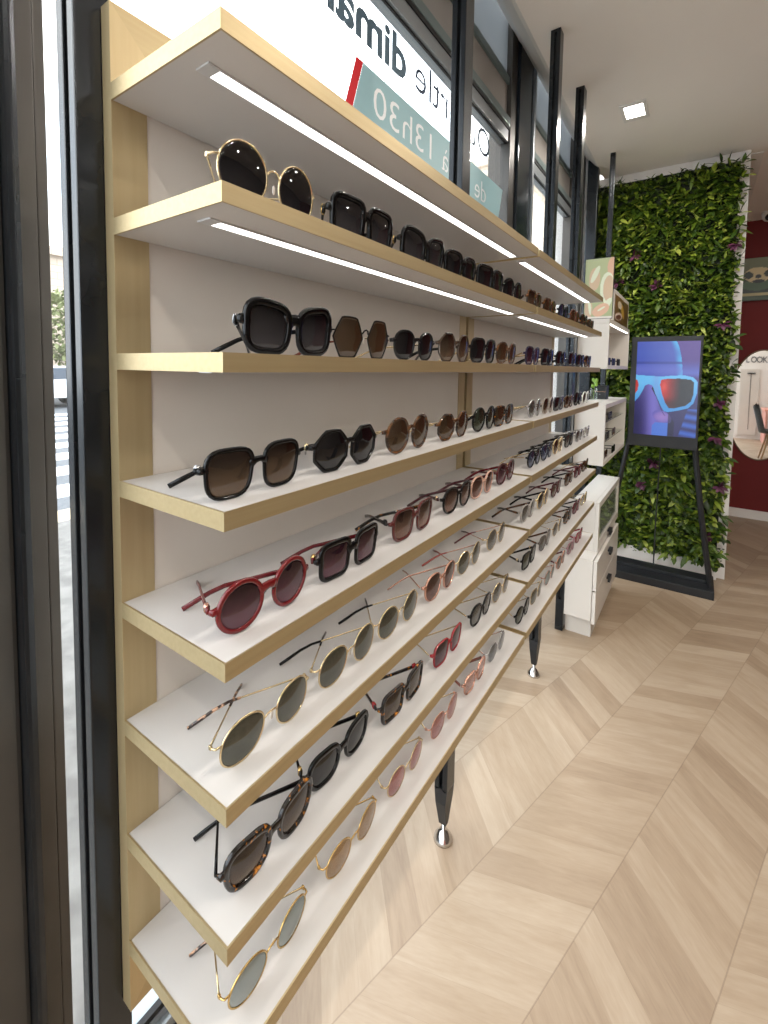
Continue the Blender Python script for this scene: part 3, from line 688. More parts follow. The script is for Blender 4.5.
FAR = {
2: [D(look='brown tortoiseshell square sunglasses', kind='square', w=48, h=42, pd=64, lens='brown', front='btort', temple='btort', rim=4),
    D(look='dark brown rounded sunglasses', kind='soft', w=48, h=42, pd=64, lens='mbrown', front='btort', temple='black', rim=3.5),
    D(look='round black sunglasses with bluish lenses', kind='round', w=46, h=46, pd=62, lens='blue', front='black', temple='btort', rim=3),
    D(look='chestnut brown rounded square sunglasses', kind='soft', w=48, h=44, pd=64, lens='mbrown', front=(84,44,28), temple='btort', rim=4),
    D(look='tortoiseshell panto sunglasses with brown lenses', kind='panto', w=48, h=44, pd=64, lens='brown', front='tort', temple='tort', rim=4),
    D(look='dark green tinted narrow tortoiseshell sunglasses', kind='rect', w=48, h=38, pd=64, lens='green', front='btort', temple='black', rim=3.5)],
3: [D(look='violet cat eye sunglasses with pink shaded lenses', kind='cat', w=48, h=44, pd=62, lens='violet', front=(40,32,56), temple='dgold', rim=3),
    D(look='thick black square sunglasses', kind='square', w=48, h=42, pd=64, lens='dark', front='black', temple='black', rim=4),
    D(look='black rounded sunglasses with gold arms', kind='panto', w=48, h=44, pd=62, lens='dark', front='black', temple='gold', rim=3),
    D(look='navy blue square sunglasses', kind='square', w=48, h=42, pd=64, lens='dark', front=(18,24,42), temple=(18,24,42), rim=4),
    D(look='dark navy rectangular sunglasses with blue arms', kind='rect', w=48, h=40, pd=64, lens='dark', front='black', temple=(30,44,84), rim=3.5),
    D(look='black and brown rectangular sunglasses', kind='rect', w=48, h=40, pd=62, lens='brown', front='tort', temple=(24,34,60), rim=3.5)],
4: [D(look='round silver metal glasses with pale grey lenses', kind='round', w=48, h=46, pd=60, lens='greyl', front='silver', temple='gold', rim=1.8),
    D(look='brown lens glasses with translucent grey arms', kind='panto', w=48, h=44, pd=60, lens='brown', front=(150,140,130), temple='silver', rim=2.6),
    D(look='charcoal square glasses with dark arms', kind='square', w=48, h=40, pd=62, lens='dark', front=(54,54,58), temple=(60,60,64), rim=3),
    D(look='light brown rectangular sunglasses', kind='rect', w=48, h=38, pd=62, lens='brown', front='btort', temple='black', rim=3),
    D(look='dark oval sunglasses with gold arms', kind='panto', w=48, h=44, pd=62, lens='dark', front='black', temple='gold', rim=3),
    D(look='green tinted glasses with white arms', kind='panto', w=46, h=42, pd=60, lens='green', front=(214,214,208), temple=(226,226,222), rim=3)],
5: [D(look='round black sunglasses with blue lenses and gold arm', kind='round', w=48, h=46, pd=63, lens='blue', front='black', temple='gold', rim=2.6),
    D(look='navy panto sunglasses with bluish lenses and black arms', kind='panto', w=47, h=44, pd=62, lens='blue', front=(26,32,50), temple='black', rim=3.2),
    D(look='thin gold sunglasses with brown lenses and black arms', kind='panto', w=48, h=46, pd=62, lens='brown', front='gold', temple='black', rim=1.8),
    D(look='grey green lens glasses with thick black arms', kind='soft', w=47, h=43, pd=62, lens='greyl', front='black', temple='black', rim=2.6),
    D(look='smoky grey metal rectangular glasses', kind='rect', w=48, h=40, pd=62, lens='greyl', front='silver', temple=(70,66,60), rim=1.8),
    D(look='clear greenish glasses with silver arms', kind='rect', w=46, h=40, pd=60, lens='clear', front='silver', temple='silver', rim=1.8)],
6: [D(look='grey gradient cat eye glasses with tortoiseshell arm', kind='cat', w=48, h=44, pd=62, lens='greyl', front=(150,144,138), temple='btort', rim=2.4),
    D(look='dark grey lens gold trimmed glasses with black arms', kind='panto', w=47, h=45, pd=61, lens='grey', front='gold', temple='black', rim=2),
    D(look='maroon panto glasses with plum arms', kind='panto', w=47, h=43, pd=61, lens='brown', front=(66,20,26), temple=(74,22,30), rim=3),
    D(look='brown tortoiseshell glasses with thick arms', kind='soft', w=47, h=42, pd=62, lens='brown', front='btort', temple='black', rim=3.4),
    D(look='burgundy rectangular glasses', kind='rect', w=47, h=40, pd=62, lens='plum', front=(84,18,28), temple=(84,18,28), rim=3.2),
    D(look='small brown glasses with gold arms', kind='panto', w=46, h=42, pd=60, lens='brown', front='btort', temple='gold', rim=2.6)],
7: [D(look='black square sunglasses with grey green lenses and black arms', kind='square', w=48, h=42, pd=63, lens='green', front='black', temple='black', rim=3.4, accent='gold'),
    D(look='grey lens cat eye glasses with tortoiseshell arm', kind='cat', w=47, h=43, pd=61, lens='greyl', front=(92,84,78), temple='btort', rim=2.4),
    D(look='round gold glasses with grey lenses and black tips', kind='round', w=47, h=45, pd=61, lens='greyl', front='gold', temple='gold', tip='black'),
    D(look='dark brown panto glasses with thin brown arms', kind='panto', w=47, h=43, pd=61, lens='brown', front='tort', temple='btort', rim=3),
    D(look='burgundy soft square glasses', kind='soft', w=47, h=41, pd=61, lens='plum', front=(92,24,36), temple='black', rim=3),
    D(look='clear pale gold glasses', kind='panto', w=46, h=42, pd=60, lens='clear', front='gold', temple='gold', rim=1.8)],
8: [D(look='black octagonal sunglasses with green grey lenses and gold arms', kind='octagon', w=47, h=43, pd=61, lens='green', front='black', temple='gold', rim=2.2),
    D(look='thin gold soft square glasses with olive lenses', kind='soft', w=47, h=43, pd=61, lens='olive', front='gold', temple='gold', tip='btort'),
    D(look='round rose gold glasses with silver blue mirrored lenses', kind='round', w=47, h=45, pd=61, lens='silverm', front='rose', temple='rose'),
    D(look='rose gold panto glasses with smoky lenses', kind='panto', w=46, h=43, pd=60, lens='greyl', front='rose', temple=(96,40,44), rim=1.8),
    D(look='translucent mauve glasses with pink lenses', kind='soft', w=46, h=41, pd=60, lens='mauve', front=(150,110,116), temple='rose', rim=2.6),
    D(look='raspberry red rectangular glasses', kind='rect', w=46, h=38, pd=60, lens='clearpink', front=(120,30,48), temple=(140,36,56), rim=2.8)]}
AL = {(5, 1): 30, (5, 2): 58, (5, 3): 40, (6, 1): 52, (6, 2): 57, (6, 3): 50, (7, 1): 38, (8, 1): 31, (4, 1): 50}
for row in range(2, 9):
    for i in range(6):
        sunglasses(row, 'near', i+1, NY[row][i], al=AL.get((row, i+1), 46 if row < 7 else 36), **NEAR[row][i])
        sunglasses(row, 'far', i+1, FY[row][i], **FAR[row][i])

# ------------------------------------------------------------------ white cabinets between the posts
CN, CF = 2.60, 3.40          # near and far end (y)
XB = -.530                   # back
# drawer base: carcass, plinth, two drawers
BN, BF = 2.53, 3.28
t = thing('drawer_cabinet', 'white base cabinet with two drawers on a recessed plinth, behind the far shelving unit', 'cabinet', (XB, BN, 0)); P = Part(t)
P(MB().box(XB, -.405, BN+.045, BF-.02, 0, .105), 'plinth', M['lac'])
P(MB().box(XB, -.400, BN, BF, .106, .425, .002), 'carcass', M['lac'])
for (a, b) in ((.092, .262), (.268, .421)):
    d = P(MB().box(-.398, -.381, BN+.002, BF-.002, a, b, .002), 'drawer', M['lac'])
    P(MB().box(-.3805, -.362, 2.86, 2.93, b-.050, b-.040, .002).box(-.374, -.362, 2.86, 2.93, b-.066, b-.0505, .002), 'handle', M['blackm'], d)
# glass fronted box on top of the base
GN, GF = 2.66, 3.40
t = thing('glass_front_cabinet', 'white cabinet with a framed glass door, standing on the drawer base', 'cabinet', (XB, GN, .4255)); P = Part(t)
z0, z1 = .4255, .692
P(MB().box(XB+.012, -.421, GN, GN+.018, z0+.018, z1-.018).box(XB+.012, -.421, GF-.018, GF, z0+.018, z1-.018).box(XB, -.421, GN, GF, z1-.018, z1).box(XB, -.421, GN, GF, z0, z0+.018).box(XB, XB+.012, GN, GF, z0+.018, z1-.018), 'carcass', M['lac'])
dd = P(MB().box(-.420, -.402, GN, GF, z1-.032, z1).box(-.420, -.402, GN, GF, z0, z0+.045).box(-.420, -.402, GN, GN+.035, z0+.045, z1-.032).box(-.420, -.402, GF-.035, GF, z0+.045, z1-.032), 'door', M['lac'])
P(MB().box(-.413, -.409, GN+.035, GF-.035, z0+.045, z1-.032), 'glass_pane', M['cglass'], dd)
P(MB().box(-.4015, -.382, 2.97, 3.04, z0+.024, z0+.036, .002).box(-.394, -.382, 2.97, 3.04, z0+.008, z0+.0235, .002), 'handle', M['blackm'], dd)
# wall-hung open display box
def display(label, zlo, zhi, led):
    t = thing('display_cabinet', label, 'cabinet', (XB, CN, zlo), 'open white display cabinets on the posts'); P = Part(t)
    x1 = -.385
    P(MB().box(XB, x1, CN, CN+.018, zlo+.018, zhi-.0225).box(XB, x1, CF-.018, CF, zlo+.018, zhi-.0225).box(XB, x1, CN, CF, zlo, zlo+.018).box(XB, XB+.012, CN+.018, CF-.018, zlo+.018, zhi-.0225), 'carcass', M['lac'])
    top = P(MB().box(XB, x1, CN, CF, zhi-.022, zhi, .001), 'top_panel', M['lac'])
    if led: P(MB().box(-.40, -.388, CN+.05, CF-.05, zhi-.0235, zhi-.021), 'led_strip', M['led'], top)
    return t, P
t, P = display('middle white display cabinet with glass shelves holding dark eyewear', .900, 1.218, False)
for z in (1.01, 1.115): P(MB().box(XB+.012, -.397, CN+.018, CF-.018, z, z+.005), 'glass_shelf', M['cglass'])
t, P = display('upper white display cabinet with a strip light inside the top', 1.400, 1.652, True)

def small_frame(label, loc, front, lens, group):
    t = thing('eyeglasses', label, 'eyeglasses', loc, group)
    fb = MB()
    for s in (-1, 1):
        L = [(s*.032+a*.024, .022+b*.019) for a, b in outline('square', 20)]
        for i in range(20):
            j = (i+1) % 20
        fb.tube([(0, p[0], max(p[1], .0022)) for p in L]+[(0, L[0][0], L[0][1])], .0021, 6, False)
    fb.tube([(0, -.009, .026), (0, 0, .028), (0, .009, .026)], .0021, 6)
    fb.build('frame', frame_mat(front), t, True)
    for s in (-1, 1):
        MB().prism([(0, s*.032+a*.024, max(.022+b*.019, .001)) for a, b in outline('square', 20)], (-.001, 0, 0)).build('lens', lens_mat(*LENS[lens]), t)
        MB().tube([(-.001, s*.057, .029), (-.045, s*.057, .028), (-.09, s*.056, .026), (-.118, s*.055, .008)], .0021, 6).build('temple', frame_mat(front), t, True)
    return t
sm = [('thin black rimmed glasses on the upper glass shelf of the middle display cabinet', (-.40, 2.86, 1.1202), 'black', 'clear'),
      ('dark framed glasses nearest on the lower glass shelf of the middle display cabinet', (-.40, 2.80, 1.0152), 'black', 'clear'),
      ('dark framed glasses farther along the lower glass shelf of the middle display cabinet', (-.40, 3.02, 1.0152), 'btort', 'clear'),
      ('chunky black glasses lying on the floor of the middle display cabinet', (-.392, 2.98, .9184), 'black', 'dark'),
      ('small dark glasses near the post on the floor of the middle display cabinet', (-.40, 2.76, .9184), 'btort', 'dark'),
      ('greenish glasses near end on the floor of the upper display cabinet', (-.405, 2.76, 1.4182), 'black', 'green'),
      ('black glasses in the middle of the floor of the upper display cabinet', (-.405, 2.93, 1.4182), 'black', 'dark'),
      ('black glasses at the far end of the floor of the upper display cabinet', (-.405, 3.12, 1.4182), 'black', 'dark')]
for lb, loc, fr_, le in sm: small_frame(lb, loc, fr_, le, 'eyewear inside the white display cabinets')

# posters on the upper cabinet
def E_(u, v, cu, cv, a, b, rot=0):
    du, dv = u-cu, v-cv; c, s = math.cos(rot), math.sin(rot)
    return ((du*c+dv*s)/a)**2+((-du*s+dv*c)/b)**2
def mixc(a, b, t): t = max(0, min(1, t)); return tuple(a[i]*(1-t)+b[i]*t for i in range(3))
def sm_(x, a, b):
    if a == b: return float(x > a)
    t = max(0, min(1, (x-a)/(b-a))); return t*t*(3-2*t)
gA, gB, cream, skin, peach = lin(176,184,142), lin(162,172,128), lin(216,222,196), lin(202,176,146), lin(212,172,144)
def poster1(u, v):
    c = mixc(gB, gA, v)
    if E_(u, v, .98, .84, .20, .17) < 1: c = peach
    e = E_(u, v, .34, .66, .20, .19, .3)
    if e < 1: c = skin
    if E_(u, v, .36, .74, .20, .07, .7) < 1: c = cream
    e = E_(u, v, .80, .50, .25, .26, -.2)
    if e < 1: c = cream
    if E_(u, v, .85, .49, .19, .215, -.2) < 1: c = skin
    if E_(u, v, .80, .22, .20, .07, .5) < 1: c = cream
    e = E_(u, v, .60, .14, .30, .10, .15)
    if e < 1: c = peach
    if E_(u, v, .62, .16, .14, .018, .25) < 1: c = cream
    if E_(u, v, .16, .16, .14, .16, .4) < 1: c = skin
    if E_(u, v, .2, .2, .05, .14, .3) < 1: c = cream
    if v < .035: c = lin(222,216,206)
    return c
m_post = attr_mat('poster_print', 0, .35)
t = thing('poster_panel', 'tall light green poster panel with beige petal shapes standing on the upper white cabinet', 'poster', (-.44, 2.60, 1.6523)); P = Part(t)
P(MB().box(-.5065, -.376, 2.600, 2.622, 1.6523, 1.957, .002), 'panel', M['blackm'])
pw = grid_img('print', m_post, t, poster1, 64, 110, lambda u, v: (-.5065+.130*u-t.location.x, 2.5995-t.location.y, .002+.300*v))
br1, br2 = lin(92,62,34), lin(128,92,48)
def poster2(u, v):
    c = mixc(br1, br2, v*.6+.3*math.sin(u*5))
    if E_(u, v, .55, .55, .10, .30, .3) < 1: c = lin(190,150,60)
    if E_(u, v, .35, .70, .12, .16) < 1: c = lin(222,206,186)
    if E_(u, v, .30, .25, .25, .14, .5) < 1: c = lin(214,196,184)
    if E_(u, v, .30, .22, .18, .09, .5) < 1: c = lin(110,60,44)
    if E_(u, v, .55, .85, .07, .05) < 1 or E_(u, v, .35, .52, .05, .06) < 1: c = lin(24,18,14)
    if u < .05 or u > .95: c = lin(210,200,190)
    return c
t = thing('poster_panel', 'small brown picture with white and gold shapes behind the light green poster', 'poster', (-.405, 3.0, 1.6523)); P = Part(t)
P(MB().box(-.40, -.385, 2.72, 3.30, 1.6523, 1.816, .002), 'panel', M['lac'])
grid_img('print', m_post, t, poster2, 60, 40, lambda u, v: (-.3846-t.location.x, 2.72+.58*u-t.location.y, .002+.140*v))

# on top of the middle display cabinet
t = thing('gift_box', 'small black box with a copper line on the middle white cabinet', 'box', (-.49, 3.10, 1.2183)); P = Part(t)
P(MB().box(-.535+.012, -.452, 3.06, 3.14, 1.2183, 1.300, .002), 'box', M['blackm'])
P(MB().box(-.518, -.458, 3.0592, 3.0602, 1.262, 1.266), 'stripe', frame_mat('rose'), label='thin copper coloured line')
P(MB().box(-.492, -.486, 3.0592, 3.0602, 1.246, 1.249), 'mark', M['alu'])
t = thing('glass_vase', 'small glass vase with green sprig beside the black box', 'vase', (-.507, 2.97, 1.2183)); P = Part(t)
P(MB().lathe([(.018, 1.2183), (.020, 1.23), (.020, 1.285), (.0195, 1.285), (.0185, 1.232), (.010, 1.2225)], -.507, 2.97, 20), 'jar', M['cglass'], smooth=True)
m_leafv = noise_mat('sprig_green', lin(120,160,50), lin(150,186,80), 30, .5)
mb = MB().tube([(-.507, 2.97, 1.224), (-.505, 2.965, 1.29), (-.498, 2.96, 1.33)], .0016, 6)
for k, (dx, dy, z, l_) in enumerate(((-.008, -.01, 1.300, .022), (.010, -.008, 1.310, .026), (.002, .01, 1.322, .024), (.012, -.012, 1.332, .028), (-.006, -.008, 1.335, .024))):
    mb.ellipsoid((-.502+dx, 2.962+dy, z), (.009, .0025, l_/2), 8, 6)
P(mb, 'sprig', m_leafv, smooth=True)

# ------------------------------------------------------------------ green wall
GX0, GX1, GY = -.71, .160, 3.85
t = thing('green_wall', 'leafy green plant wall with purple accents on a white base', 'plant wall', (-.26, GY, 0)); P = Part(t)
P(MB().box(GX0, GX1+.036, GY, GY+.10, 0, CEIL), 'backing_panel', M['wallw'], label='white panel')
P(MB().box(GX0, GX1-.015, GY-.022, GY-.0005, .11, 2.735), 'gap_backing', mat('leaf_gap_shade', lin(22,30,14), .9), label='dark backing for the shade between the leaves')  # near-black green sheet stands in for the shade between the leaves
P(MB().box(GX0, GX1-.01, GY-.05, GY-.001, 0, .12, .002).box(-.19, -.182, GY-.056, GY-.05, .0, .12), 'plinth', M['wallw'], label='white base board')
def leaf_m():
    m = mat('leaf_green', lin(80,130,30), .42, spec=.4); q = NT(m)
    g = q.n('ShaderNodeNewGeometry')
    c = q.ramp(g.outputs['Random Per Island'], [(0, lin(30,46,12)), (.35, lin(50,74,17)), (.7, lin(80,102,24)), (.9, lin(122,140,42)), (1, lin(164,174,78))])
    q.l(c, q.b.inputs['Base Color']); return m
def leaf_geo(rng, pos, dirv, nrm, L, Wd, vs, fs):
    d = dirv.normalized(); s = d.cross(nrm).normalized(); n = s.cross(d)
    b = len(vs); curl = rng.uniform(.1, .5)
    prof = ((0, .12), (.25, .75), (.55, 1.0), (.8, .62), (1.0, .06))
    for (q, ww) in prof:
        c = pos+d*(q*L)-n*(curl*L*q*q*.5)
        vs.append(tuple(c-s*(ww*Wd/2)+n*.12*Wd*ww)); vs.append(tuple(c)); vs.append(tuple(c+s*(ww*Wd/2)+n*.12*Wd*ww))
    for k in range(4):
        a = b+3*k; fs.append((a, a+1, a+4, a+3)); fs.append((a+1, a+2, a+5, a+4))
rng = random.Random(3)
vs, fs = [], []
o = Vector(t.location)
def clump(cx, cz, cy, nl, L, Wd, spread):
    for k in range(nl):
        a = rng.uniform(0, 2*PI); out = rng.uniform(.35, 1.2)
        dv = Vector((math.cos(a)*spread, -out, math.sin(a)*spread-.15))
        nr = Vector((rng.uniform(-.4, .4), -.7, .9))
        leaf_geo(rng, Vector((cx+rng.uniform(-.02, .02), cy+rng.uniform(-.02, .01), cz+rng.uniform(-.02, .02)))-o, dv, nr, L*rng.uniform(.6, 1.25), Wd*rng.uniform(.7, 1.2), vs, fs)
nz_ = 0
z = .13
while z < 2.72:
    x = GX0+.02
    while x < GX1+.02:
        jx, jz = x+rng.uniform(-.02, .02), z+rng.uniform(-.02, .02)
        kind = rng.random(); bul = .02*math.sin(jx*9+jz*5)+.02*math.sin(jz*11-jx*4)
        cy = GY-.035-bul*.8
        if kind < .5: clump(jx, jz, cy, 9, .050, .026, .9)
        elif kind < .8: clump(jx, jz, cy-.01, 11, .036, .017, 1.0)
        else: clump(jx, jz, cy, 7, .085, .030, 1.0)
        x += .038
    z += .038
me = bpy.data.meshes.new('foliage'); me.from_pydata(vs, [], fs); me.update()
fo = new_obj('foliage', me, leaf_m(), t, True); fo['kind'] = 'stuff'
m_pur = noise_mat('purple_leaf', lin(66,26,48), lin(104,50,80), 30, .5)
for (px, pz) in ((.145, 2.20), (-.42, 2.20), (-.28, 1.98), (.10, 1.70), (-.46, 1.66), (-.31, 1.44), (-.25, 1.40), (.10, 1.19), (.135, .64), (-.44, 1.12), (.10, .96), (-.30, .60), (.08, .30), (-.52, 2.02), (-.24, .75)):
    v2, f2_ = [], []
    for k in range(9):
        a = rng.uniform(0, 2*PI)
        leaf_geo(rng, Vector((px, GY-.085, pz))-o, Vector((math.cos(a), -.7, math.sin(a)-.1)), Vector((0, -.6, .8)), rng.uniform(.035, .06), .024, v2, f2_)
    me = bpy.data.meshes.new('purple_plant'); me.from_pydata(v2, [], f2_); me.update()
    new_obj('purple_plant', me, m_pur, t, True)

# ------------------------------------------------------------------ advertising screen on a stand
SY = 3.50
t = thing('digital_signage_stand', 'black portrait advertising screen on a slanted two legged stand before the plant wall', 'screen', (-.17, SY, 0)); P = Part(t)
P(MB().box(-.47, .132, SY-.058, SY+.21, 0, .052, .004).box(-.47, .128, SY+.05, SY+.16, .052, .075, .003), 'base', M['blackm'])
ZS0, ZS1 = .945, 1.612
P(MB().box(-.378, .006, SY-.012, SY+.03, ZS0-.045, ZS1, .004), 'screen_housing', M['blackm'])
P(MB().tube([(-.372, SY+.01, .93), (-.385, SY+.01, .84), (-.43, SY+.04, .56), (-.52, SY+.08, .052)], .0145, 8), 'leg', M['blackm'])
P(MB().tube([(-.008, SY+.01, .93), (.002, SY+.01, .84), (.045, SY+.01, .5), (.113, SY+.01, .052)], .0165, 8), 'leg', M['blackm'])
P(MB().tube([(-.20, SY+.12, .07), (-.20, SY+.12, .40), (-.19, SY+.05, .92)], .004, 6), 'cable', M['blackm'])
blue = lin(88,120,214); blue2 = lin(64,84,182); deep = lin(18,16,70); viol = lin(82,50,140); cyan = lin(70,176,236); navy = lin(26,22,98)
def poly_in(u, v, pts):
    c = False; j = len(pts)-1
    for i in range(len(pts)):
        if (pts[i][1] > v) != (pts[j][1] > v) and u < (pts[j][0]-pts[i][0])*(v-pts[i][1])/(pts[j][1]-pts[i][1])+pts[i][0]: c = not c
        j = i
    return c
FRM = [(-.02,.645),(.05,.640),(.30,.632),(.42,.628),(.60,.640),(.78,.645),(.92,.625),(.985,.58),(.985,.46),(.94,.36),(.86,.305),(.70,.275),(.55,.255),(.49,.262),(.43,.32),(.33,.45),(.285,.53),(.22,.545),(.16,.53),(.12,.47),(.06,.40),(-.02,.34)]
LNS = [(.42,.595),(.50,.605),(.70,.612),(.88,.602),(.935,.575),(.935,.46),(.90,.375),(.82,.330),(.66,.300),(.56,.298),(.50,.35),(.44,.45),(.405,.54)]
LN2 = [(-.02,.60),(.03,.585),(.05,.54),(.04,.48),(-.02,.42)]
def face(u, v):
    # background
    c = mixc(navy, viol, sm_(v, .25, .95)); c = mixc(c, lin(90,110,210), .8*sm_(.82-v, 0, .18)*sm_(v, .60, .68))
    if v < .30: c = mixc(c, lin(60,110,220), .7*(.5+.5*math.sin(v*70+u*6)))
    # head outline
    edge = .58+.18*math.sqrt(max(0, 1-((v-.50)/.52)**2)) if v > .3 else .86-.45*(.3-v)
    if u < edge:
        k = sm_(edge-u, 0, .12)
        c = mixc(cyan, blue2, k)
        c = mixc(c, lin(104,112,206), .6*math.exp(-((v-.70)/.06)**2)); c = mixc(c, lin(70,96,190), .5*math.exp(-((v-.88)/.05)**2))
        if abs(v-.775) < .012: c = mixc(c, lin(50,64,150), .8)
        if v < .60:
            c = mixc(lin(46,36,110), lin(116,106,196), math.exp(-((u-.30-.10*(0.5-v))/.13)**2))     # nose and cheek
            c = mixc(c, lin(30,20,70), sm_(u, .50, .62)*.55)
        # nose tip and dark left below
        if E_(u, v, .46, .20, .16, .065, -.2) < 1: c = mixc(lin(150,120,196), lin(100,92,180), E_(u, v, .46, .20, .16, .065))
        c = mixc(c, deep, .85*sm_(.20-u, -.05, .2)*sm_(.36-v, -.1, .25))
        if v < .30 and u > .56 and u < .66 and v < .25-(u-.56): c = mixc(c, lin(14,10,40), .7)
        if v < .14 and u > .30 and u < .56-.0*v and v < .10+.08*math.sin((u-.3)*9): c = lin(78,120,214)
        if poly_in(u, v, [(.30,.54),(.46,.26),(.53,.20),(.47,.24),(.36,.40),(.27,.50)]): c = lin(14,10,34)
    if poly_in(u, v, FRM):
        c = mixc(lin(66,150,220), lin(104,190,244), sm_(v, .3, .65)); c = mixc(c, lin(120,150,220), .5*math.exp(-((u-.34)/.06)**2))
    if poly_in(u, v, LNS):
        k = sm_(.75-u, 0, .34); c = mixc(lin(14,6,12), lin(186,32,30), k)
        c = mixc(c, lin(224,70,58), math.exp(-((u-.47)/.05)**2)*math.exp(-((v-.52)/.06)**2)); c = mixc(c, lin(30,8,14), sm_(.42-v, -.02, .08)*.8)
    if poly_in(u, v, LN2): c = lin(190,38,30)
    return c
scr = grid_img('display_screen', attr_mat('lit_screen', .66, .2), t, face, 110, 190, lambda u, v: (-.345+.338*u-t.location.x, SY-.0126-t.location.y, ZS0+.033+.603*v))
scr['label'] = 'lit picture of a face in blue sunglasses'

# ------------------------------------------------------------------ back wall: picture, oval mirror, ceiling camera
t = thing('wall_poster', 'green picture of two masked figures on the dark red wall', 'picture', (.62, YB, 2.05)); P = Part(t)
P(MB().box(.27, 1.02, YB-.022, YB-.0005, 2.06, 2.455, .002), 'panel', M['blackm'])
gd, gm, gl = lin(26,38,20), lin(62,88,54), lin(132,142,92)
def poster3(u, v):
    c = mixc(lin(70,76,52), lin(112,116,84), v)
    if E_(u, v, .16, .26, .20, .34) < 1: c = gd
    if E_(u, v, .16, .36, .15, .13) < 1: c = gm
    if E_(u, v, .16, .60, .135, .18) < 1: c = lin(200,180,132)
    if E_(u, v, .07, .60, .045, .085) < 1 or E_(u, v, .27, .62, .05, .09) < 1: c = gd
    if E_(u, v, .165, .56, .03, .045) < 1 or E_(u, v, .17, .45, .06, .04) < 1: c = lin(14,14,12)
    if E_(u, v, .58, .40, .25, .52) < 1: c = gm
    if E_(u, v, .58, .84, .2, .16) < 1: c = lin(20,32,22)
    if E_(u, v, .58, .56, .15, .24) < 1: c = gl
    if E_(u, v, .58, .56, .125, .21) < 1: c = lin(92,104,78)
    if E_(u, v, .57, .52, .06, .06) < 1: c = lin(176,138,110)
    if .33 < u < .40 and v < .5: c = mixc(gm, gl, .3)
    if v < .12: c = lin(40,62,34)
    if .115 < v < .175: c = lin(176,162,112)
    return c
grid_img('print', m_post, t, poster3, 90, 60, lambda u, v: (.27+.75*u-t.location.x, YB-.0224-t.location.y, .012+.39*v))
ox, oz, oa, ob = .475, 1.085, .25, .515
t = thing('oval_mirror', 'tall oval mirror with a thin brown rim on the dark red wall', 'mirror', (ox, YB, oz-ob)); P = Part(t)
N_ = 64
el = lambda k, s, y: (ox+(oa+s)*math.cos(2*PI*k/N_), y, oz+(ob+s)*math.sin(2*PI*k/N_))
P(MB().prism([el(k, -.004, YB-.012) for k in range(N_)], (0, .010, 0)), 'mirror_glass', mat('mirror_silver', (.86,.87,.87,1), .02, 1))
P(MB().tube([el(k, 0, YB-.008) for k in range(N_+1)], .007, 8, False), 'rim', mat('brown_rim', lin(120,96,74), .4))
t = thing('security_camera', 'white dome security camera under the ceiling by the red wall', 'security camera', (.425, 5.40, CEIL)); P = Part(t)
P(MB().lathe([(.055, CEIL+.001), (.055, CEIL-.03), (.048, CEIL-.055), (.03, CEIL-.075), (.01, CEIL-.083)], .425, 5.40, 24), 'housing', M['wallw'], smooth=True)
P(MB().tube([(.425, 5.36, CEIL-.055), (.425, 5.342, CEIL-.064)], [.030, .026], 16), 'lens', M['rubber'], smooth=True)

# what the mirror shows: front of the shop behind the camera
d1 = struct(MB().box(.69, 1.0, YR+.0005, YR+.03, .08, 1.465, .004).build('door_1', M['lac']))
MB().box(.80, .93, YR+.0305, YR+.05, 1.36, 1.385, .002).box(.855, .865, YR+.0305, YR+.034, .2, 1.36).build('door_handle', M['blackm'], d1)
dl = thing('wall_lettering', 'grey word LOOK on the white front wall, seen in the oval mirror', 'lettering', (.95, YR, 1.60)); P = Part(dl)
for i_, ch in enumerate('LOOK'):
    mbt, w_ = text_mb(ch, .176, lambda x, y, z: (.76+(0, .078, .172, .268)[i_]+x, YR+.004+z, 1.600+y), .002, .004, .72); P(mbt, 'letter', mat('grey_letters', lin(96,98,100), .5))
t = thing('shell_chair', 'black shell chair with wooden legs reflected in the oval mirror', 'chair', (1.02, 1.7, 0)); P = Part(t)
sh = MB(); nu, nv = 12, 10; vv = []; ff = []
for off in (0, .012):
    for j in range(nv+1):
        q = j/nv
        for i in range(nu+1):
            p = i/nu*2-1
            if q < .5: x_, z_, hw = .22-.44*q/.5*1.0, .44-.02*math.sin(q*2*PI), .21
            else: x_, z_, hw = -.22-.09*(q-.5)/.5, .44+.40*((q-.5)/.5), .21-.05*((q-.5)/.5)
            vv.append((1.02+x_+.06*p*p*(q > .45), 1.7+p*hw, z_+.05*p*p+off))
S1 = (nu+1)*(nv+1)
for o_ in (0, S1):
    for j in range(nv):
        for i in range(nu):
            a = o_+j*(nu+1)+i; ff.append((a, a+1, a+nu+2, a+nu+1))
sh.add(vv, ff); P(sh, 'shell', M['blackm'], smooth=True)
for sx in (-1, 1):
    for sy in (-1, 1):
        P(MB().tube([(1.02+sx*.10, 1.7+sy*.10, .44), (1.02+sx*.19, 1.7+sy*.19, 0)], [.013, .009], 10), 'leg', noise_mat('beech', lin(176,138,92), lin(190,152,104), 20, .5), smooth=True)
t = thing('pink_table', 'pale pink table beside the black shell chair, seen in the oval mirror', 'table', (1.35, -.7, 0)); P = Part(t)
P(MB().box(1.04, 1.66, -1.05, -.35, .65, .685, .004), 'tabletop', mat('pink_laminate', lin(226,160,144), .5))
P(MB().box(1.06, 1.09, -1.03, -.37, .0, .65).box(1.61, 1.64, -1.03, -.37, 0, .65), 'side_panel', mat('pink_laminate_side', lin(214,150,136), .5))

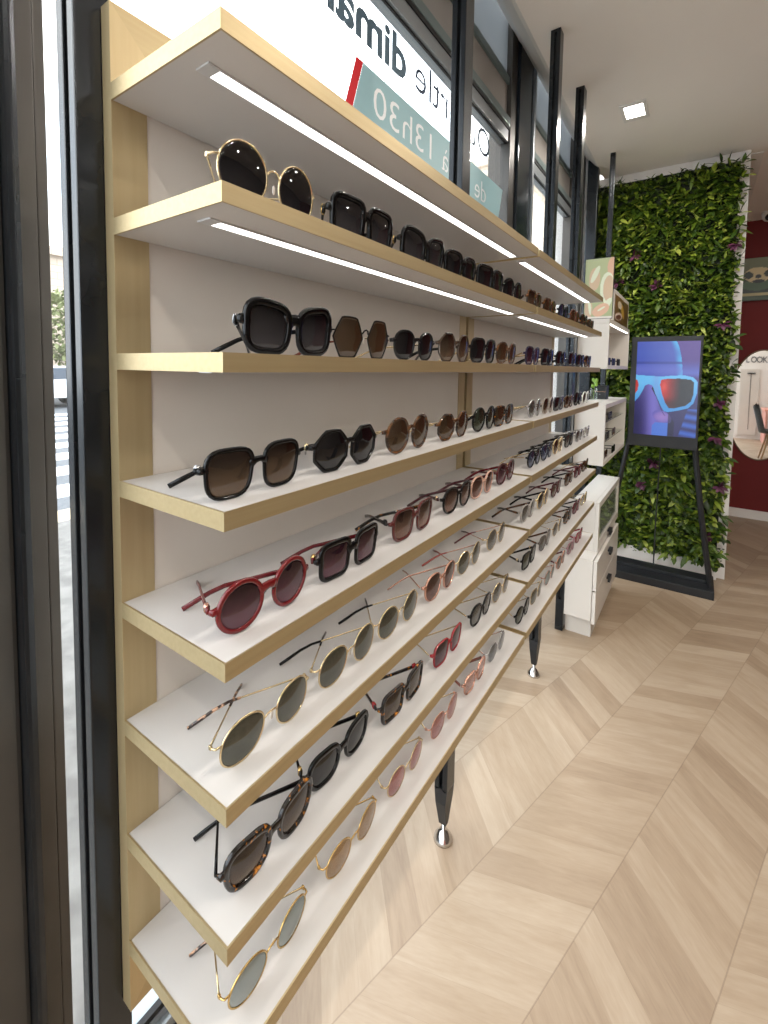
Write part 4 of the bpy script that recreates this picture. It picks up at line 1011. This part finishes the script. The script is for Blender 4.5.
# ------------------------------------------------------------------ ceiling downlights
def downlight(x, y, label, power):
    t = thing('downlight', label, 'ceiling light', (x, y, CEIL), 'square recessed ceiling lights'); P = Part(t)
    z = CEIL
    P(MB().box(x-.062, x+.062, y-.10, y-.072, z-.006, z-.0005).box(x-.062, x+.062, y+.060, y+.10, z-.006, z-.0005).box(x-.062, x-.045, y-.072, y+.060, z-.006, z-.0005).box(x+.045, x+.062, y-.072, y+.060, z-.006, z-.0005), 'trim', M['wallw'])
    P(MB().box(x-.045, x+.045, y-.072, y+.060, z-.004, z-.001), 'diffuser', M['lamp'])
    ld = bpy.data.lights.new('downlight_lamp', 'AREA'); ld.shape = 'RECTANGLE'; ld.size = .09; ld.size_y = .13; ld.energy = power; ld.color = (1, .93, .85)
    lo = bpy.data.objects.new('downlight_lamp', ld); C.objects.link(lo); lo.location = (0, -.006, -.008); lo.parent = t
    return t
downlight(-.36, 2.945, 'square recessed ceiling light before the plant wall', 9)
def spot(x, y, label, power):
    t = thing('ceiling_spotlight', label, 'ceiling light', (x, y, CEIL), 'small round ceiling spotlights'); P = Part(t)
    P(MB().lathe([(.030, CEIL-.0005), (.030, CEIL-.005), (.022, CEIL-.006), (.022, CEIL-.0005)], x, y, 20), 'ring', M['wallw'])
    P(MB().lathe([(.021, CEIL-.0045), (.021, CEIL-.0020)], x, y, 20), 'diffuser', M['lamp'])
    ld = bpy.data.lights.new('spot_lamp', 'AREA'); ld.shape = 'DISK'; ld.size = .045; ld.energy = power; ld.color = (1, .94, .87)
    lo = bpy.data.objects.new('spot_lamp', ld); C.objects.link(lo); lo.location = (0, 0, -.008); lo.parent = t
for (x, y) in ((.45, -.7), (.45, .35), (.45, 1.4), (.5, 2.45), (1.3, -.7), (1.3, .35), (1.3, 1.4), (1.3, 2.45), (2.3, .0), (2.3, 1.4), (2.3, 2.8), (1.1, 4.5)):
    spot(x, y, 'small round ceiling spotlight in the room to the right of the picture', 7.0 if x < 1 else 3.6)

# ------------------------------------------------------------------ street outside
m_pave = noise_mat('pale_paving', lin(96,94,91), lin(122,120,116), 9, .8, 0, (1, 1, 1), .35, .65, 8, .2)
struct(MB().box(XW-.06, 6, -6, YR-.1, -.10, -.02).build('ground_pavement', m_pave))
struct(MB().box(-4.6, XW-.06, -6, 12, -.10, -.02).build('ground_pavement', m_pave))
struct(MB().box(-30, -5.0, -20, 40, -.22, -.12).build('ground_road', noise_mat('grey_asphalt', lin(84,88,92), lin(98,102,106), 20, .85)))
struct(MB().box(-5.0, -4.6, -6, 12, -.22, -.03, .01).build('trim_6', noise_mat('pale_kerb_stone', lin(200,184,150), lin(210,196,166), 6, .8)))
m_zeb = mat('white_road_paint', lin(214,218,222), .7)
for k in range(9):
    tag(MB().box(-6.4-k*1.15, -5.8-k*1.15, -1.0, 7.0, -.1195, -.112).build('crossing_stripe', m_zeb), 'white stripe of the pedestrian crossing on the street outside', 'road marking', 'white crossing stripes outside')
def building(x0, x1, y0, y1, h, col, col2, label):
    t = thing('building', label, 'building', ((x0+x1)/2, (y0+y1)/2, -.12), 'stone buildings across the street'); P = Part(t)
    m = mat('facade_stone', lin(*col), .85); q = NT(m)
    tc = q.n('ShaderNodeTexCoord'); sp = q.n('ShaderNodeSeparateXYZ'); q.l(tc.outputs['Object'], sp.inputs[0])
    cb = q.n('ShaderNodeCombineXYZ'); q.l(sp.outputs[1], cb.inputs[0]); q.l(sp.outputs[2], cb.inputs[1])
    bk = q.n('ShaderNodeTexBrick'); bk.inputs['Color1'].default_value = lin(*col); bk.inputs['Color2'].default_value = lin(*col2); bk.inputs['Mortar'].default_value = lin(col2[0]-26, col2[1]-26, col2[2]-26)
    bk.inputs['Scale'].default_value = .8; bk.inputs['Mortar Size'].default_value = .012
    q.l(cb.outputs[0], bk.inputs['Vector']); q.l(bk.outputs['Color'], q.b.inputs['Base Color'])
    P(MB().box(x0, x1, y0, y1, -.12, h).box(x0-.3, x1+.3, y0-.3, y1+.3, h, h+.4, .05).box(x1, x1+.15, y0, y1, 3.4, 3.7), 'wall', m)
    wg = mat('dark_window', lin(84,92,98), .2)
    zz = 1.0
    for fl in range(int((h-1)/3)):
        yy = y0+1.0
        while yy+1.2 < y1:
            P(MB().box(x1-.05, x1+.04, yy, yy+1.2, zz, zz+1.8), 'window', wg); yy += 2.6
        zz += 3.2
    return t
building(-34, -24, -2, 14, 6.2, (196,180,164), (186,170,154), 'beige stone building across the crossing')
building(-16, -9, 25, 46, 12.5, (214,200,182), (206,190,172), 'pale stone building down the street')
# tree and car
t = thing('street_tree', 'green street tree across the road outside', 'tree', (-20, 8.2, -.12)); P = Part(t)
P(MB().tube([(-20, 8.2, -.12), (-20, 8.25, 1.6), (-20.1, 8.2, 2.6)], [.16, .13, .08], 10), 'trunk', mat('bark', lin(92,76,62), .9), smooth=True)
tv, tf = [], []
for k in range(2200):
    a = rng.uniform(0, 2*PI); ph = rng.uniform(-1, 1); rr = rng.uniform(.5, 1)**.5
    c = Vector((1.6*rr*math.cos(a)*math.sqrt(1-ph*ph), 1.6*rr*math.sin(a)*math.sqrt(1-ph*ph), 2.9+1.5*rr*ph))
    leaf_geo(rng, c, Vector((rng.uniform(-1, 1), rng.uniform(-1, 1), rng.uniform(-.8, .6))), Vector((0, 0, 1)), .22, .15, tv, tf)
me = bpy.data.meshes.new('crown'); me.from_pydata(tv, [], tf); me.update()
cr = new_obj('crown', me, noise_mat('tree_leaf', lin(120,128,84), lin(150,156,112), 2, .7), t, True); cr['kind'] = 'stuff'
t = thing('car', 'white car parked across the pedestrian crossing outside', 'car', (-19, 6.2, -.12)); P = Part(t)
yc = 6.2; xc = -18.4; zb = -.12
prof = [(-2.1, .35), (-2.1, .75), (-1.3, .92), (-.7, 1.40), (.9, 1.42), (1.6, .98), (2.1, .86), (2.12, .35)]
P(MB().prism([(xc-.85, yc+a, zb+b) for a, b in prof], (1.7, 0, 0)), 'body', mat('white_car_paint', lin(206,210,214), .3))
P(MB().prism([(xc-.86, yc+a, zb+b) for a, b in ((-1.15, .95), (-.65, 1.34), (.85, 1.36), (1.4, 1.0))], (1.72, 0, 0)), 'side_windows', mat('car_glass', lin(54,66,80), .1))
for a in (-1.35, 1.35):
    for sx in (-.80, .80):
        P(MB().tube([(xc+sx-.1, yc+a, zb+.33), (xc+sx+.1, yc+a, zb+.33)], .33, 20), 'wheel', M['rubber'])

# ------------------------------------------------------------------ light
w = bpy.data.worlds.new('World'); bpy.context.scene.world = w; w.use_nodes = True
wt = w.node_tree; bg = wt.nodes['Background']
tcw = wt.nodes.new('ShaderNodeTexCoord'); nzw = wt.nodes.new('ShaderNodeTexNoise'); nzw.inputs['Scale'].default_value = 2.2; nzw.inputs['Detail'].default_value = 6
rw = wt.nodes.new('ShaderNodeValToRGB'); rw.color_ramp.elements[0].position = .42; rw.color_ramp.elements[0].color = (.78,.87,1,1); rw.color_ramp.elements[1].position = .58; rw.color_ramp.elements[1].color = (1,1,1,1)
wt.links.new(tcw.outputs['Generated'], nzw.inputs['Vector']); wt.links.new(nzw.outputs[0], rw.inputs[0]); wt.links.new(rw.outputs[0], bg.inputs['Color'])
bg.inputs['Strength'].default_value = 3.9
vs_ = bpy.context.scene.view_settings
vs_.view_transform = 'Standard'; vs_.look = 'None'; vs_.exposure = 0.42; vs_.gamma = 1.0; vs_.use_curve_mapping = False
